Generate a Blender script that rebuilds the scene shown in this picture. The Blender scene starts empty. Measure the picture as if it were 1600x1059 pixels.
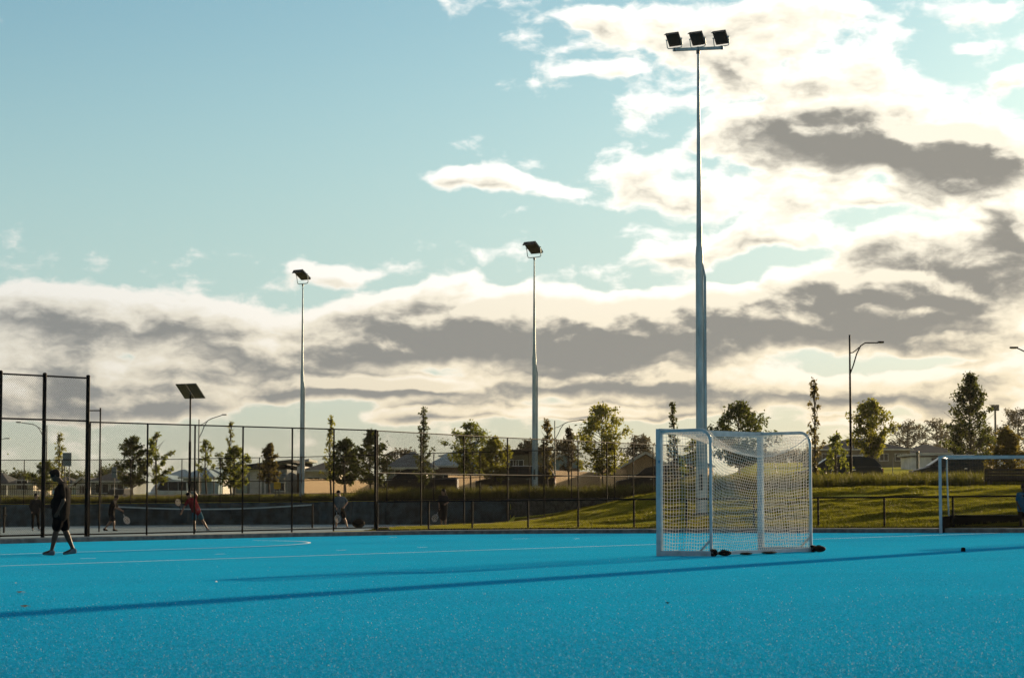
import bpy, bmesh, math, random
import numpy as np
from mathutils import Vector, Matrix
random.seed(7); RNG = np.random.default_rng(11)
scene = bpy.context.scene
COL = scene.collection
R = math.radians
# ---------------------------------------------------------------- camera, sky, sun, exposure
F = 3600.0            # focal length in photograph pixels (1600 wide)
CX, CY = 800.0, 529.5
PITCH = math.atan((780 - CY) / F)
EYE = 1.03
SLOPE = 0.009         # cross fall of the ground to the left
cam_d = bpy.data.cameras.new('camera'); cam = bpy.data.objects.new('camera', cam_d); COL.objects.link(cam)
cam.location = (0, 0, EYE); cam.rotation_euler = (R(90) + PITCH, 0, 0)
cam_d.sensor_width = 36; cam_d.lens = 36 * F / 1600; cam_d.clip_start = 0.5; cam_d.clip_end = 8000
cam_d.dof.use_dof = True; cam_d.dof.focus_distance = 44; cam_d.dof.aperture_fstop = 6.3
scene.camera = cam
scene.render.resolution_x, scene.render.resolution_y = 1024, 677
vs = scene.view_settings
vs.view_transform = 'Standard'; vs.look = 'None'; vs.exposure = 1.0; vs.gamma = 1.0; vs.use_curve_mapping = False
scene.render.engine = 'CYCLES'
scene.cycles.use_denoising = True
scene.cycles.max_bounces = 6; scene.cycles.diffuse_bounces = 3; scene.cycles.glossy_bounces = 3
scene.cycles.transmission_bounces = 4; scene.cycles.transparent_max_bounces = 12
scene.cycles.caustics_reflective = False; scene.cycles.caustics_refractive = False
scene.cycles.sample_clamp_indirect = 4

SUN_AZ, SUN_EL = R(31.7), R(10.4)
SUN_DIR = Vector((math.sin(SUN_AZ) * math.cos(SUN_EL), math.cos(SUN_AZ) * math.cos(SUN_EL), math.sin(SUN_EL)))
sun_d = bpy.data.lights.new('sun', 'SUN'); sun = bpy.data.objects.new('sun', sun_d); COL.objects.link(sun)
sun_d.energy = 5.0; sun_d.angle = R(0.53); sun_d.color = (1.0, 0.74, 0.44)
sun.rotation_euler = SUN_DIR.to_track_quat('Z', 'Y').to_euler(); sun.location = (60, 80, 60)


def ray(px, py):
    u, v = (px - CX) / F, (CY - py) / F
    return Vector((u, math.cos(PITCH) - v * math.sin(PITCH), math.sin(PITCH) + v * math.cos(PITCH)))


def at(px, py, Y):
    d = ray(px, py)
    return Vector((0, 0, EYE)) + d * (Y / d.y)


def gp(px, py, rel=0.0):
    d = ray(px, py)
    t = (rel - EYE) / (d.z - SLOPE * d.x)
    return Vector((0, 0, EYE)) + d * t


def azel(px, py):
    d = ray(px, py).normalized()
    return math.degrees(math.atan2(d.x, d.y)), math.degrees(math.asin(d.z))


class NT:
    """small helper round a node tree"""
    def __init__(s, tree): s.t = tree
    def n(s, typ, **kw):
        nd = s.t.nodes.new(typ)
        for k, v in kw.items(): setattr(nd, k, v)
        return nd
    def put(s, sock, v):
        if v is None: return
        if isinstance(v, bpy.types.NodeSocket): s.t.links.new(v, sock)
        elif hasattr(sock.default_value, '__len__') and not hasattr(v, '__len__'): sock.default_value = [v] * len(sock.default_value)
        elif hasattr(sock.default_value, '__len__') and len(sock.default_value) == 4 and len(v) == 3: sock.default_value = (*v, 1)
        else: sock.default_value = v
    def m(s, op, a, b=None, c=None, clamp=False):
        nd = s.n('ShaderNodeMath', operation=op, use_clamp=clamp)
        for i, v in enumerate((a, b, c)): s.put(nd.inputs[i], v) if v is not None else None
        return nd.outputs[0]
    def vm(s, op, a, b=None, c=None):
        nd = s.n('ShaderNodeVectorMath', operation=op)
        for i, v in enumerate((a, b, c)): s.put(nd.inputs[i], v) if v is not None else None
        return nd.outputs['Value' if op in ('LENGTH', 'DOT_PRODUCT', 'DISTANCE') else 'Vector']
    def noise(s, vec, scale, detail=2, rough=0.5, dim='3D', out='Fac'):
        nd = s.n('ShaderNodeTexNoise', noise_dimensions=dim)
        s.put(nd.inputs['Vector'], vec); nd.inputs['Scale'].default_value = scale
        nd.inputs['Detail'].default_value = detail; nd.inputs['Roughness'].default_value = rough
        return nd.outputs[out]
    def mr(s, v, a, b, c=0.0, d=1.0, typ='SMOOTHSTEP'):
        nd = s.n('ShaderNodeMapRange', interpolation_type=typ); nd.clamp = True
        for i, x in enumerate((v, a, b, c, d)): s.put(nd.inputs[i], x)
        return nd.outputs[0]
    def mix(s, fac, a, b, blend='MIX'):
        nd = s.n('ShaderNodeMix', data_type='RGBA', blend_type=blend)
        s.put(nd.inputs[0], fac); s.put(nd.inputs[6], a); s.put(nd.inputs[7], b)
        return nd.outputs[2]


SKY_STRENGTH = 0.05
HAZE = .00005
SKY_TINT = (.99, 1.22, 1.14)
# clouds: (centre x, centre y, radius x, radius y in photograph pixels, weight) turned into directions of the sky
CLOUDS = [
    # heavy grey masses
    (770, 505, 310, 66, 1.15), (940, 515, 270, 62, .85), (1120, 500, 200, 66, .75), (150, 500, 330, 64, .72), (60, 470, 160, 40, .3), (470, 555, 230, 36, .85), (330, 500, 160, 40, .35),
    (1330, 205, 250, 58, 1.0), (1530, 245, 170, 58, 1.0), (1440, 225, 160, 44, .4), (1480, 425, 270, 72, .95), (1300, 470, 230, 48, .85), (1200, 372, 120, 40, .62), (1060, 395, 80, 46, .55),
    (1420, 515, 250, 42, .82), (1240, 555, 170, 26, .4), (1590, 350, 70, 60, .7), (1540, 575, 130, 26, .5),
    # bright thin cloud
    (1130, 50, 300, 64, .50), (1150, 98, 64, 34, .42), (925, 34, 66, 30, .40), (1335, 14, 46, 20, .34), (1290, 130, 300, 62, .46), (930, 112, 95, 20, .40), (1050, 160, 80, 26, .26),
    (1230, 300, 330, 44, .40), (1450, 330, 240, 50, .44), (730, 276, 95, 26, .50), (800, 292, 90, 24, .44), (885, 300, 50, 14, .24), (1000, 262, 80, 44, .34), (1060, 300, 100, 34, .34),
    (525, 425, 90, 24, .44), (725, 430, 50, 22, .36), (640, 648, 85, 22, .78), (745, 642, 100, 23, .78), (190, 595, 270, 48, .76), (90, 638, 240, 34, .74), (300, 632, 130, 30, .76), (560, 608, 210, 30, .7), (820, 600, 310, 34, .74), (1010, 582, 250, 34, .66), (1180, 616, 290, 44, .76), (1430, 612, 250, 44, .76), (480, 604, 120, 26, .66), (950, 644, 220, 20, .74), (1330, 660, 160, 14, .55),
    (80, 560, 150, 36, .42), (600, 605, 140, 26, .40), (1540, 14, 90, 24, .40), (1512, 74, 36, 14, .34), (1580, 125, 60, 20, .34), (1560, 655, 120, 22, .34), (940, 648, 150, 12, .32),
    # open sky and bright gaps
    (1250, 400, 130, 26, -.5), (1400, 335, 140, 26, -.35), (1160, 425, 60, 18, -.4), (1280, 556, 130, 26, -.6), (1440, 566, 70, 16, -.4), (1330, 640, 200, 22, -.15), (620, 590, 200, 14, -.2), (1180, 160, 60, 20, -.2), (260, 170, 470, 250, -.5), (520, 340, 330, 66, -.42), (600, 130, 250, 150, -.45), (900, 370, 90, 50, -.35), (430, 640, 200, 30, -.2), (1160, 665, 260, 16, -.2), (860, 200, 120, 60, -.25), (1480, 110, 90, 40, -.22),
]


def build_sky():
    w = bpy.data.worlds.new('World'); scene.world = w; w.use_nodes = True
    t = w.node_tree; t.nodes.clear(); k = NT(t)
    # cloud density at a direction, as a group so that it can be looked up twice
    def cloud_group(name, det):
        g = bpy.data.node_groups.new(name, 'ShaderNodeTree')
        g.interface.new_socket('P', in_out='INPUT', socket_type='NodeSocketVector')
        g.interface.new_socket('D', in_out='OUTPUT', socket_type='NodeSocketFloat')
        q = NT(g); gi = q.n('NodeGroupInput'); go = q.n('NodeGroupOutput'); P = gi.outputs[0]
        wob = q.vm('SUBTRACT', q.noise(P, .55, 3, .55, out='Color'), (.5, .5, .5))
        Pw = q.vm('ADD', P, q.vm('MULTIPLY', wob, (1.7, .8, 0)))
        tot = None
        for cx, cy, rx, ry, wt in CLOUDS:
            a, e = azel(cx, cy); a2, _ = azel(cx + rx, cy); _, e2 = azel(cx, cy - ry)
            sx_, sy_ = 1 / (abs(a2 - a) * 1.12), 1 / (abs(e2 - e) * 1.12)
            v = q.vm('MULTIPLY_ADD', Pw, (sx_, sy_, 0), (-a * sx_, -e * sy_, 0))
            v = q.m('SUBTRACT', 1.0, q.vm('DOT_PRODUCT', v, v), clamp=True); v = q.m('MULTIPLY', v, v) if wt < .8 else v
            tot = q.m('MULTIPLY', v, wt) if tot is None else q.m('MULTIPLY_ADD', v, wt, tot)
        st = q.vm('MULTIPLY', P, (.5, .95, 0))
        fine = q.noise(q.vm('ADD', st, q.vm('MULTIPLY', wob, (.5, .5, 0))), 1.6, det, .57)
        tot = q.m('ADD', tot, q.m('MULTIPLY', q.m('SUBTRACT', fine, .5), 1.25))
        # away from the picture the same broken cloud goes on
        sx = q.n('ShaderNodeSeparateXYZ'); q.put(sx.inputs[0], P)
        away = q.m('MAXIMUM', q.mr(q.m('ABSOLUTE', sx.outputs[0]), 14, 22), q.mr(sx.outputs[1], 14, 22))
        lo = q.noise(q.vm('MULTIPLY', P, (.06, .1, 0)), 1, 2, .5)
        tot = q.m('ADD', tot, q.m('MULTIPLY', away, q.m('MULTIPLY', q.m('SUBTRACT', lo, .42), 2.2)))
        q.put(go.inputs[0], tot)
        return g
    g_full, g_soft = cloud_group('cloud_field', 9), cloud_group('cloud_field_soft', 4)

    tc = k.n('ShaderNodeTexCoord'); dirv = tc.outputs['Generated']
    sp = k.n('ShaderNodeSeparateXYZ'); k.put(sp.inputs[0], dirv)
    az = k.m('MULTIPLY', k.m('ARCTAN2', sp.outputs[0], sp.outputs[1]), 57.29578)
    el = k.m('MULTIPLY', k.m('ARCSINE', sp.outputs[2]), 57.29578)
    cb = k.n('ShaderNodeCombineXYZ'); k.put(cb.inputs[0], az); k.put(cb.inputs[1], el); P = cb.outputs[0]
    def field(v, g):
        nd = k.n('ShaderNodeGroup'); nd.node_tree = g; k.put(nd.inputs[0], v); return nd.outputs[0]
    d0 = field(P, g_full); d1 = field(k.vm('ADD', P, (.22, .26, 0)), g_soft)
    sky = k.n('ShaderNodeTexSky', sky_type='NISHITA'); sky.sun_disc = False
    sky.sun_elevation = SUN_EL; sky.sun_rotation = SUN_AZ; sky.altitude = 0; sky.air_density = 1.0; sky.dust_density = .6; sky.ozone_density = 2.2
    clear = k.mix(1.0, sky.outputs[0], SKY_TINT, 'MULTIPLY')
    up_h = k.mix(k.mr(az, -12, 20), (4.8, 6.1, 6.2), (7.5, 7.6, 7.7)); lo_h = k.mix(k.mr(az, -12, 20), (5.3, 5.5, 4.6), (8.0, 7.0, 4.9))
    hz = k.mix(k.mr(el, .5, 5.0), lo_h, up_h)                     # pale haze low over the horizon
    clear = k.mix(k.m('MULTIPLY', k.mr(el, 0, 13.5, 1, 0), .92), clear, hz)
    near = k.vm('DOT_PRODUCT', dirv, tuple(SUN_DIR))          # 1 towards the sun
    glow = k.mr(near, .62, .98, 0, 1, 'LINEAR')
    front = k.mr(near, -.1, .75, .25, 1.0)                      # clouds opposite the sun are duller
    cov = k.mr(d0, -.02, .26)
    thick = k.mr(d0, .20, 1.0, 0, 1, 'LINEAR')
    rim = k.mr(k.m('SUBTRACT', d0, d1), -.12, .38, 0, 1, 'LINEAR')
    lowf = k.mr(el, .3, 7.5, 1, 0)
    bright = k.mix(lowf, (12.2, 11.9, 11.2), (10.4, 9.1, 6.9))
    bright = k.mix(k.m('MULTIPLY', k.mr(az, -13, 4, 1, 0), .5), bright, (5.6, 5.8, 5.6))
    dark = k.mix(glow, (2.4, 2.6, 2.65), (3.2, 3.05, 2.65))
    ramp = k.m('SUBTRACT', k.m('POWER', thick, .62), k.m('MULTIPLY', k.m('SUBTRACT', rim, .24), .75), clamp=True)
    cream = k.mix(1.0, bright, k.mix(glow, (.84, .84, .83), (.90, .85, .73)), 'MULTIPLY')          # warm half-shade between the lit edge and the grey body
    cloud = k.mix(k.mr(ramp, .35, 1.0), k.mix(k.mr(ramp, .02, .45), bright, cream), dark)
    cloud = k.mix(1.0, cloud, front, 'MULTIPLY')
    colour = k.mix(cov, clear, cloud)
    below = k.mr(el, -1.0, 0.0, 1, 0)
    colour = k.mix(below, colour, (.5, .5, .42))
    bg = k.n('ShaderNodeBackground'); k.put(bg.inputs[0], colour); bg.inputs[1].default_value = SKY_STRENGTH
    out = k.n('ShaderNodeOutputWorld'); t.links.new(bg.outputs[0], out.inputs[0])
    w.cycles.sampling_method = 'MANUAL'; w.cycles.sample_map_resolution = 512


build_sky()
# ---------------------------------------------------------------- mesh and material helpers
def tag(o, label=None, cat=None, group=None, kind=None):
    for k, v in (('label', label), ('category', cat), ('group', group), ('kind', kind)):
        if v: o[k] = v
    return o


def thing(name, label, cat, loc=(0, 0, 0), rz=0.0, group=None):
    o = bpy.data.objects.new(name, None); COL.objects.link(o)
    o.empty_display_size = .2; o.location = loc; o.rotation_euler = (0, 0, rz)
    return tag(o, label, cat, group)


class MB:
    """collects shapes into one mesh"""
    def __init__(s): s.v = []; s.f = []; s.sm = []
    def add(s, vs, fs, smooth=False):
        b = len(s.v); s.v += [tuple(v) for v in vs]; s.f += [tuple(i + b for i in f) for f in fs]; s.sm += [smooth] * len(fs); return s
    def box(s, c, size, rz=0.0, M=None):
        hx, hy, hz = (q / 2 for q in size)
        pts = [Vector((x, y, z)) for z in (-hz, hz) for x, y in ((-hx, -hy), (hx, -hy), (hx, hy), (-hx, hy))]
        m = M if M is not None else Matrix.Rotation(rz, 3, 'Z')
        c = Vector(c)
        return s.add([c + m @ p for p in pts], [(3, 2, 1, 0), (4, 5, 6, 7), (0, 1, 5, 4), (1, 2, 6, 5), (2, 3, 7, 6), (3, 0, 4, 7)])
    def beam(s, a, b, w, h, up=(0, 0, 1)):
        a, b = Vector(a), Vector(b); d = b - a; L = d.length; x = d / L
        u = Vector(up)
        if abs(x.dot(u)) > .95: u = Vector((0, 1, 0))
        y = u.cross(x).normalized(); z = x.cross(y)
        return s.box((a + b) / 2, (L, w, h), M=Matrix((x, y, z)).transposed())
    def tube(s, pts, rad, n=8, cap=True, smooth=True):
        pts = [Vector(p) for p in pts]; m = len(pts)
        rads = rad if hasattr(rad, '__len__') else [rad] * m
        vs, fs = [], []; prev = None
        for i, p in enumerate(pts):
            d = (pts[min(i + 1, m - 1)] - pts[max(i - 1, 0)]).normalized()
            if prev is None:
                u = Vector((0, 0, 1)) if abs(d.z) < .9 else Vector((1, 0, 0))
                x = (u - d * d.dot(u)).normalized()
            else: x = (prev - d * d.dot(prev)).normalized()
            prev = x; y = d.cross(x)
            for k in range(n):
                a = 2 * math.pi * k / n
                vs.append(p + (x * math.cos(a) + y * math.sin(a)) * rads[i])
        for i in range(m - 1):
            for k in range(n):
                fs.append((i * n + k, i * n + (k + 1) % n, (i + 1) * n + (k + 1) % n, (i + 1) * n + k))
        s.add(vs, fs, smooth)
        if cap:
            s.add(vs[:n], [tuple(range(n))[::-1]]); s.add(vs[-n:], [tuple(range(n))])
        return s
    def sphere(s, c, r, n=10, m=7):
        rr = r if hasattr(r, '__len__') else (r, r, r)
        vs = [(c[0], c[1], c[2] + rr[2])]
        for i in range(1, m):
            t = math.pi * i / m
            for k in range(n):
                a = 2 * math.pi * k / n
                vs.append((c[0] + rr[0] * math.sin(t) * math.cos(a), c[1] + rr[1] * math.sin(t) * math.sin(a), c[2] + rr[2] * math.cos(t)))
        vs.append((c[0], c[1], c[2] - rr[2])); fs = []
        for k in range(n): fs.append((0, 1 + k, 1 + (k + 1) % n))
        for i in range(m - 2):
            for k in range(n): fs.append((1 + i * n + k, 1 + (i + 1) * n + k, 1 + (i + 1) * n + (k + 1) % n, 1 + i * n + (k + 1) % n))
        e = len(vs) - 1; b = 1 + (m - 2) * n
        for k in range(n): fs.append((e, b + (k + 1) % n, b + k))
        return s.add(vs, fs, True)
    def prism(s, poly, a0, a1, axis=1):
        """polygon in the plane across `axis`, pushed from a0 to a1"""
        def p3(q, a):
            return {0: (a, q[0], q[1]), 1: (q[0], a, q[1]), 2: (q[0], q[1], a)}[axis]
        n = len(poly); vs = [p3(q, a0) for q in poly] + [p3(q, a1) for q in poly]
        fs = [tuple(range(n)), tuple(range(2 * n - 1, n - 1, -1))] + [(i, i + n, (i + 1) % n + n, (i + 1) % n) for i in range(n)]
        return s.add(vs, fs)
    def quad(s, *p): return s.add(p, [tuple(range(len(p)))])
    def mesh(s, name, mat, org=(0, 0, 0), fix=True):
        me = bpy.data.meshes.new(name); o = Vector(org)
        me.from_pydata([Vector(v) - o for v in s.v], [], s.f); me.materials.append(mat)
        me.polygons.foreach_set('use_smooth', s.sm)
        if fix:
            bm = bmesh.new(); bm.from_mesh(me); bmesh.ops.recalc_face_normals(bm, faces=bm.faces); bm.to_mesh(me); bm.free()
        me.update(); return me
    def build(s, name, mat, parent=None, org=(0, 0, 0), fix=True):
        o = bpy.data.objects.new(name, s.mesh(name, mat, org, fix)); COL.objects.link(o)
        if parent is not None: o.parent = parent
        else: o.location = org
        return o


def raw(name, V, Fq, mat, parent=None, smooth=False):
    """mesh from numpy arrays"""
    me = bpy.data.meshes.new(name); V = np.asarray(V, np.float32); Fq = np.asarray(Fq, np.int32)
    k = Fq.shape[1]; me.vertices.add(len(V)); me.vertices.foreach_set('co', V.ravel())
    me.loops.add(Fq.size); me.loops.foreach_set('vertex_index', Fq.ravel())
    me.polygons.add(len(Fq)); me.polygons.foreach_set('loop_start', np.arange(len(Fq), dtype=np.int32) * k)
    me.polygons.foreach_set('loop_total', np.full(len(Fq), k, np.int32))
    me.polygons.foreach_set('use_smooth', np.full(len(Fq), smooth)); me.materials.append(mat)
    me.update(calc_edges=True); me.validate()
    o = bpy.data.objects.new(name, me); COL.objects.link(o)
    if parent is not None: o.parent = parent
    return o


def clone(root):
    r = root.copy(); COL.objects.link(r)
    for ch in list(root.children):
        c = ch.copy(); COL.objects.link(c); c.parent = r
        for g in list(ch.children):
            d = g.copy(); COL.objects.link(d); d.parent = c
    return r


def mat(name, col, rough=.7, metal=0.0, var=.18, scale=3.0, bump=0.0, bscale=40.0, col2=None, spec=.5, trans=None, coat=0.0, stretch=(1, 1, 1), detail=4):
    m = bpy.data.materials.new(name); m.use_nodes = True; t = m.node_tree; t.nodes.clear(); k = NT(t)
    out = k.n('ShaderNodeOutputMaterial'); b = k.n('ShaderNodeBsdfPrincipled')
    tc = k.n('ShaderNodeTexCoord').outputs['Object']
    if stretch != (1, 1, 1): tc = k.vm('MULTIPLY', tc, stretch)
    c2 = col2 if col2 else tuple(max(0, c * (1 - 1.6 * var)) for c in col)
    if var > 0 or col2:
        c1 = tuple(c * (1 + var) for c in col) if not col2 else col
        k.put(b.inputs['Base Color'], k.mix(k.mr(k.noise(tc, scale, detail, .6), .3, .7), c2, c1))
    else: k.put(b.inputs['Base Color'], col)
    b.inputs['Roughness'].default_value = rough; b.inputs['Metallic'].default_value = metal
    b.inputs['Specular IOR Level'].default_value = spec; b.inputs['Coat Weight'].default_value = coat
    if var > 0: k.put(b.inputs['Roughness'], k.mr(k.noise(tc, scale * 2.3, 3), .3, .7, max(.02, rough - .1), min(1, rough + .1)))
    if bump:
        bn = k.n('ShaderNodeBump'); bn.inputs['Strength'].default_value = bump; bn.inputs['Distance'].default_value = .02
        k.put(bn.inputs['Height'], k.noise(tc, bscale, 4)); t.links.new(bn.outputs[0], b.inputs['Normal'])
    if trans:
        tr = k.n('ShaderNodeBsdfTranslucent'); k.put(tr.inputs[0], trans[0]); mx = k.n('ShaderNodeMixShader'); mx.inputs[0].default_value = trans[1]
        t.links.new(b.outputs[0], mx.inputs[1]); t.links.new(tr.outputs[0], mx.inputs[2]); t.links.new(mx.outputs[0], out.inputs[0])
    else: t.links.new(b.outputs[0], out.inputs[0])
    return m


def turf_material():
    m = bpy.data.materials.new('blue_turf'); m.use_nodes = True; t = m.node_tree; t.nodes.clear(); k = NT(t)
    out = k.n('ShaderNodeOutputMaterial'); b = k.n('ShaderNodeBsdfPrincipled')
    tc = k.n('ShaderNodeTexCoord').outputs['Object']
    fib = k.noise(tc, 55, 5, .7); med = k.noise(tc, 9, 3, .6); lo = k.noise(tc, .35, 3, .5)
    c = k.mix(k.mr(fib, .36, .64), (.003, .08, .22), (.014, .34, .68))
    c = k.mix(k.m('MULTIPLY', k.mr(med, .35, .7), .35), c, (.002, .24, .46))
    c = k.mix(k.m('MULTIPLY', k.mr(lo, .3, .7), .22), c, (.003, .34, .62))
    vo = k.n('ShaderNodeTexVoronoi'); k.put(vo.inputs['Vector'], tc); vo.inputs['Scale'].default_value = 34; vo.inputs['Randomness'].default_value = 1
    cs = k.n('ShaderNodeSeparateColor'); t.links.new(vo.outputs['Color'], cs.inputs[0])
    sp = k.m('MULTIPLY', k.mr(vo.outputs['Distance'], .42, .12), k.mr(cs.outputs[0], .90, .97))      # sparkle of the turf, painted into the colour as pale random specks
    c = k.mix(k.m('MULTIPLY', sp, .8), c, k.mix(cs.outputs[1], (.10, .50, .60), (.55, .62, .60)))
    k.put(b.inputs['Base Color'], c); b.inputs['Roughness'].default_value = .85; b.inputs['Specular IOR Level'].default_value = 0.0
    b.inputs['Sheen Weight'].default_value = .12; b.inputs['Sheen Roughness'].default_value = .45; b.inputs['Sheen Tint'].default_value = (.02, .55, .75, 1)
    bn = k.n('ShaderNodeBump'); bn.inputs['Strength'].default_value = .55; bn.inputs['Distance'].default_value = .012
    k.put(bn.inputs['Height'], k.m('ADD', fib, k.m('MULTIPLY', sp, .6))); t.links.new(bn.outputs[0], b.inputs['Normal'])
    t.links.new(b.outputs[0], out.inputs[0]); return m


def grass_material(name, a, b2, trans_c, tf, scale=2.0):
    return mat(name, a, .75, col2=b2, scale=scale, bump=.8, bscale=14, trans=(trans_c, tf), spec=0.0, detail=7)


M = {}
M['turf'] = turf_material()
M['fibre'] = mat('turf_fibre', (.020, .42, .76), .7, col2=(.001, .06, .15), scale=30, spec=.05, trans=((.006, .36, .60), .25))
M['fleck'] = mat('sand_fleck', (.34, .50, .53), .8, var=.3, scale=20, spec=.05, trans=((.38, .5, .5), .28))
M['line'] = mat('white_line', (.72, .78, .78), .7, var=.12, scale=20)
M['kerb'] = mat('kerb_concrete', (.13, .15, .15), .85, var=.25, scale=4, bump=.3, bscale=60)
M['court'] = mat('court_acrylic', (.055, .12, .15), .7, var=.15, scale=2, bump=.1, bscale=90)
M['wall'] = mat('wall_concrete', (.055, .085, .098), .85, spec=.1, var=.35, scale=1.6, bump=.3, bscale=25)
M['blockwall'] = mat('block_concrete', (.06, .06, .056), .9, var=.45, scale=5, bump=.8, bscale=9)
M['black'] = mat('black_powdercoat', (.005, .006, .007), .7, var=.15, scale=8, spec=.06)
M['wire'] = mat('black_wire', (.004, .005, .006), .8, var=0, spec=.0)
M['brownwire'] = mat('weathered_wire', (.014, .010, .007), .9, var=0, spec=0)
M['galv'] = mat('galvanised_steel', (.44, .54, .56), .6, metal=.2, var=.20, scale=3, stretch=(1, 1, .25), bump=.1, bscale=30)
M['galvdark'] = mat('dull_steel', (.07, .085, .09), .55, metal=.4, var=.2, scale=4)
M['lampblack'] = mat('lamp_housing', (.012, .012, .012), .55, var=.1)
M['lens'] = mat('lamp_lens', (.35, .36, .36), .15, var=0)
M['white'] = mat('white_paint', (.36, .47, .53), .5, spec=.3, var=.10, scale=6, bump=.05)
M['cord'] = mat('net_cord', (.85, .83, .80), .8, var=0, trans=((.9, .8, .65), .3))
M['darknet'] = mat('dark_net_cord', (.05, .055, .05), .8, var=0)
M['board'] = mat('black_backboard', (.005, .005, .005), .8, var=.1, spec=0)
M['rubber'] = mat('black_rubber', (.006, .006, .006), .85, var=.2, scale=10, spec=.05)
M['lawn'] = grass_material('lawn_grass', (.105, .10, .010), (.045, .05, .008), (.30, .25, .02), .45, 3.5)
M['blade'] = mat('lawn_blade', (.11, .115, .010), .6, col2=(.05, .058, .007), scale=1.5, trans=((.22, .22, .012), .42), spec=.2, detail=6)
M['ground'] = grass_material('field_grass', (.52, .48, .09), (.40, .38, .06), (.6, .52, .08), .3, .12)
M['tuft'] = mat('ornamental_grass', (.036, .044, .010), .7, col2=(.014, .019, .006), scale=1.2, trans=((.15, .15, .018), .34), spec=.2)
M['asphalt'] = mat('asphalt', (.045, .045, .048), .95, spec=.05, var=.2, scale=6, bump=.3, bscale=90)
M['bark'] = mat('bark', (.055, .042, .03), .9, var=.3, scale=6, bump=.5, bscale=20, stretch=(1, 1, .3))
M['stake'] = mat('timber_stake', (.16, .12, .08), .85, var=.25, scale=8)
LEAF = {
    'green': mat('leaf_green', (.042, .056, .014), .55, col2=(.020, .030, .009), scale=1.1, trans=((.22, .25, .03), .42), spec=.3),
    'dark': mat('leaf_dark', (.032, .044, .016), .6, col2=(.016, .024, .010), scale=.9, trans=((.11, .13, .02), .36), spec=.25),
    'lime': mat('leaf_lime', (.055, .064, .014), .55, col2=(.028, .036, .009), scale=1.1, trans=((.30, .30, .03), .42), spec=.3),
    'russet': mat('leaf_russet', (.052, .044, .016), .6, col2=(.028, .028, .010), scale=1.2, trans=((.20, .165, .035), .4), spec=.2),
    'gum': mat('leaf_gum', (.040, .040, .026), .65, col2=(.020, .021, .014), scale=.4, trans=((.12, .105, .05), .32), spec=.2),
}
PAINT = {n: mat('car_paint_' + n, c, .45, metal=0, var=.06, scale=2, coat=0, spec=.1) for n, c in
         {'black': (.012, .013, .015), 'navy': (.015, .022, .032), 'charcoal': (.022, .023, .025), 'white': (.42, .47, .5), 'brown': (.045, .038, .03)}.items()}
M['glass'] = mat('tinted_glass', (.012, .018, .02), .3, var=0, spec=.12)
M['paleglass'] = mat('windscreen_glass', (.10, .16, .16), .3, var=0, spec=.12)
M['chrome'] = mat('chrome', (.6, .6, .6), .18, metal=1, var=0)
M['redlens'] = mat('red_lens', (.35, .01, .012), .25, var=0)
M['rim'] = mat('alloy_rim', (.30, .31, .32), .35, metal=.8, var=.1)

# ---------------------------------------------------------------- the ground
KERB_PX = [(-700, 868), (-350, 858), (0, 849), (250, 843), (500, 837.6), (680, 834.6), (860, 833.2), (1000, 832.6), (1200, 832), (1440, 832), (1700, 832), (2100, 832)]
KERB = [gp(x, y) for x, y in KERB_PX]
KX = np.array([p.x for p in KERB]); KY = np.array([p.y for p in KERB])
def kerb_y(x): return float(np.interp(x, KX, KY))
FENCE_PX = [(-330, 56.0), (137, 64.0), (587, 74.0), (793, 84.0), (1025, 97.0), (1100, 101.0)]     # tennis court fence: picture column, distance
WALL_PX = [(-420, 122.), (0, 126.), (230, 128.), (500, 124.), (660, 118.), (793, 115.), (1025, 109.), (1120, 106.)]
def pline(tab, px): return float(np.interp(px, [a for a, _ in tab], [b for _, b in tab]))
def sst(x, a, b):
    t = min(1, max(0, (x - a) / (b - a))); return t * t * (3 - 2 * t)


def terrain(X, Y):
    """height of the ground above the sloping base plane, behind the kerb"""
    px = CX + F * X / max(Y, 1); s = Y - kerb_y(X)
    if s < .25: return -.5
    if Y > 175: far = 1.5 + (min(Y, 420) - 175) * (.006 + .0175 * sst(px, 1100, 1185))
    else: far = 1.5
    wy = pline(WALL_PX, px)
    fy = pline(FENCE_PX, px)
    b = sst(px, 770, 1090)
    bank = .11 + min(1.14, .092 * max(0, s - .6)) * b
    if px < 1120:
        if Y < fy + .3: low = bank
        else: low = bank if b > .02 else -.62
        if px < 775 and Y > fy + .3: low = -.62
        hi = 1.06 + (far - 1.06) * sst(Y, wy + 6, wy + 22)
        g = low if Y < wy + 1.05 else hi
        if px > 1000:
            g2 = bank + (far - 1.25) * sst(Y, 92, 125)
            q = sst(px, 1000, 1110); g = g * (1 - q) + g2 * q
        return g
    return bank + (far - 1.25) * sst(Y, 92, 125)


def gz(X, Y): return terrain(X, Y) + SLOPE * X


def sheet(name, xs, ys, material, zf, kind='structure', smooth=True):
    V = [(x, y, zf(x, y)) for y in ys for x in xs]; n = len(xs)
    Fq = [(j * n + i, j * n + i + 1, (j + 1) * n + i + 1, (j + 1) * n + i) for j in range(len(ys) - 1) for i in range(n - 1)]
    o = raw(name, V, Fq, material, smooth=smooth); return tag(o, kind=kind)


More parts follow.
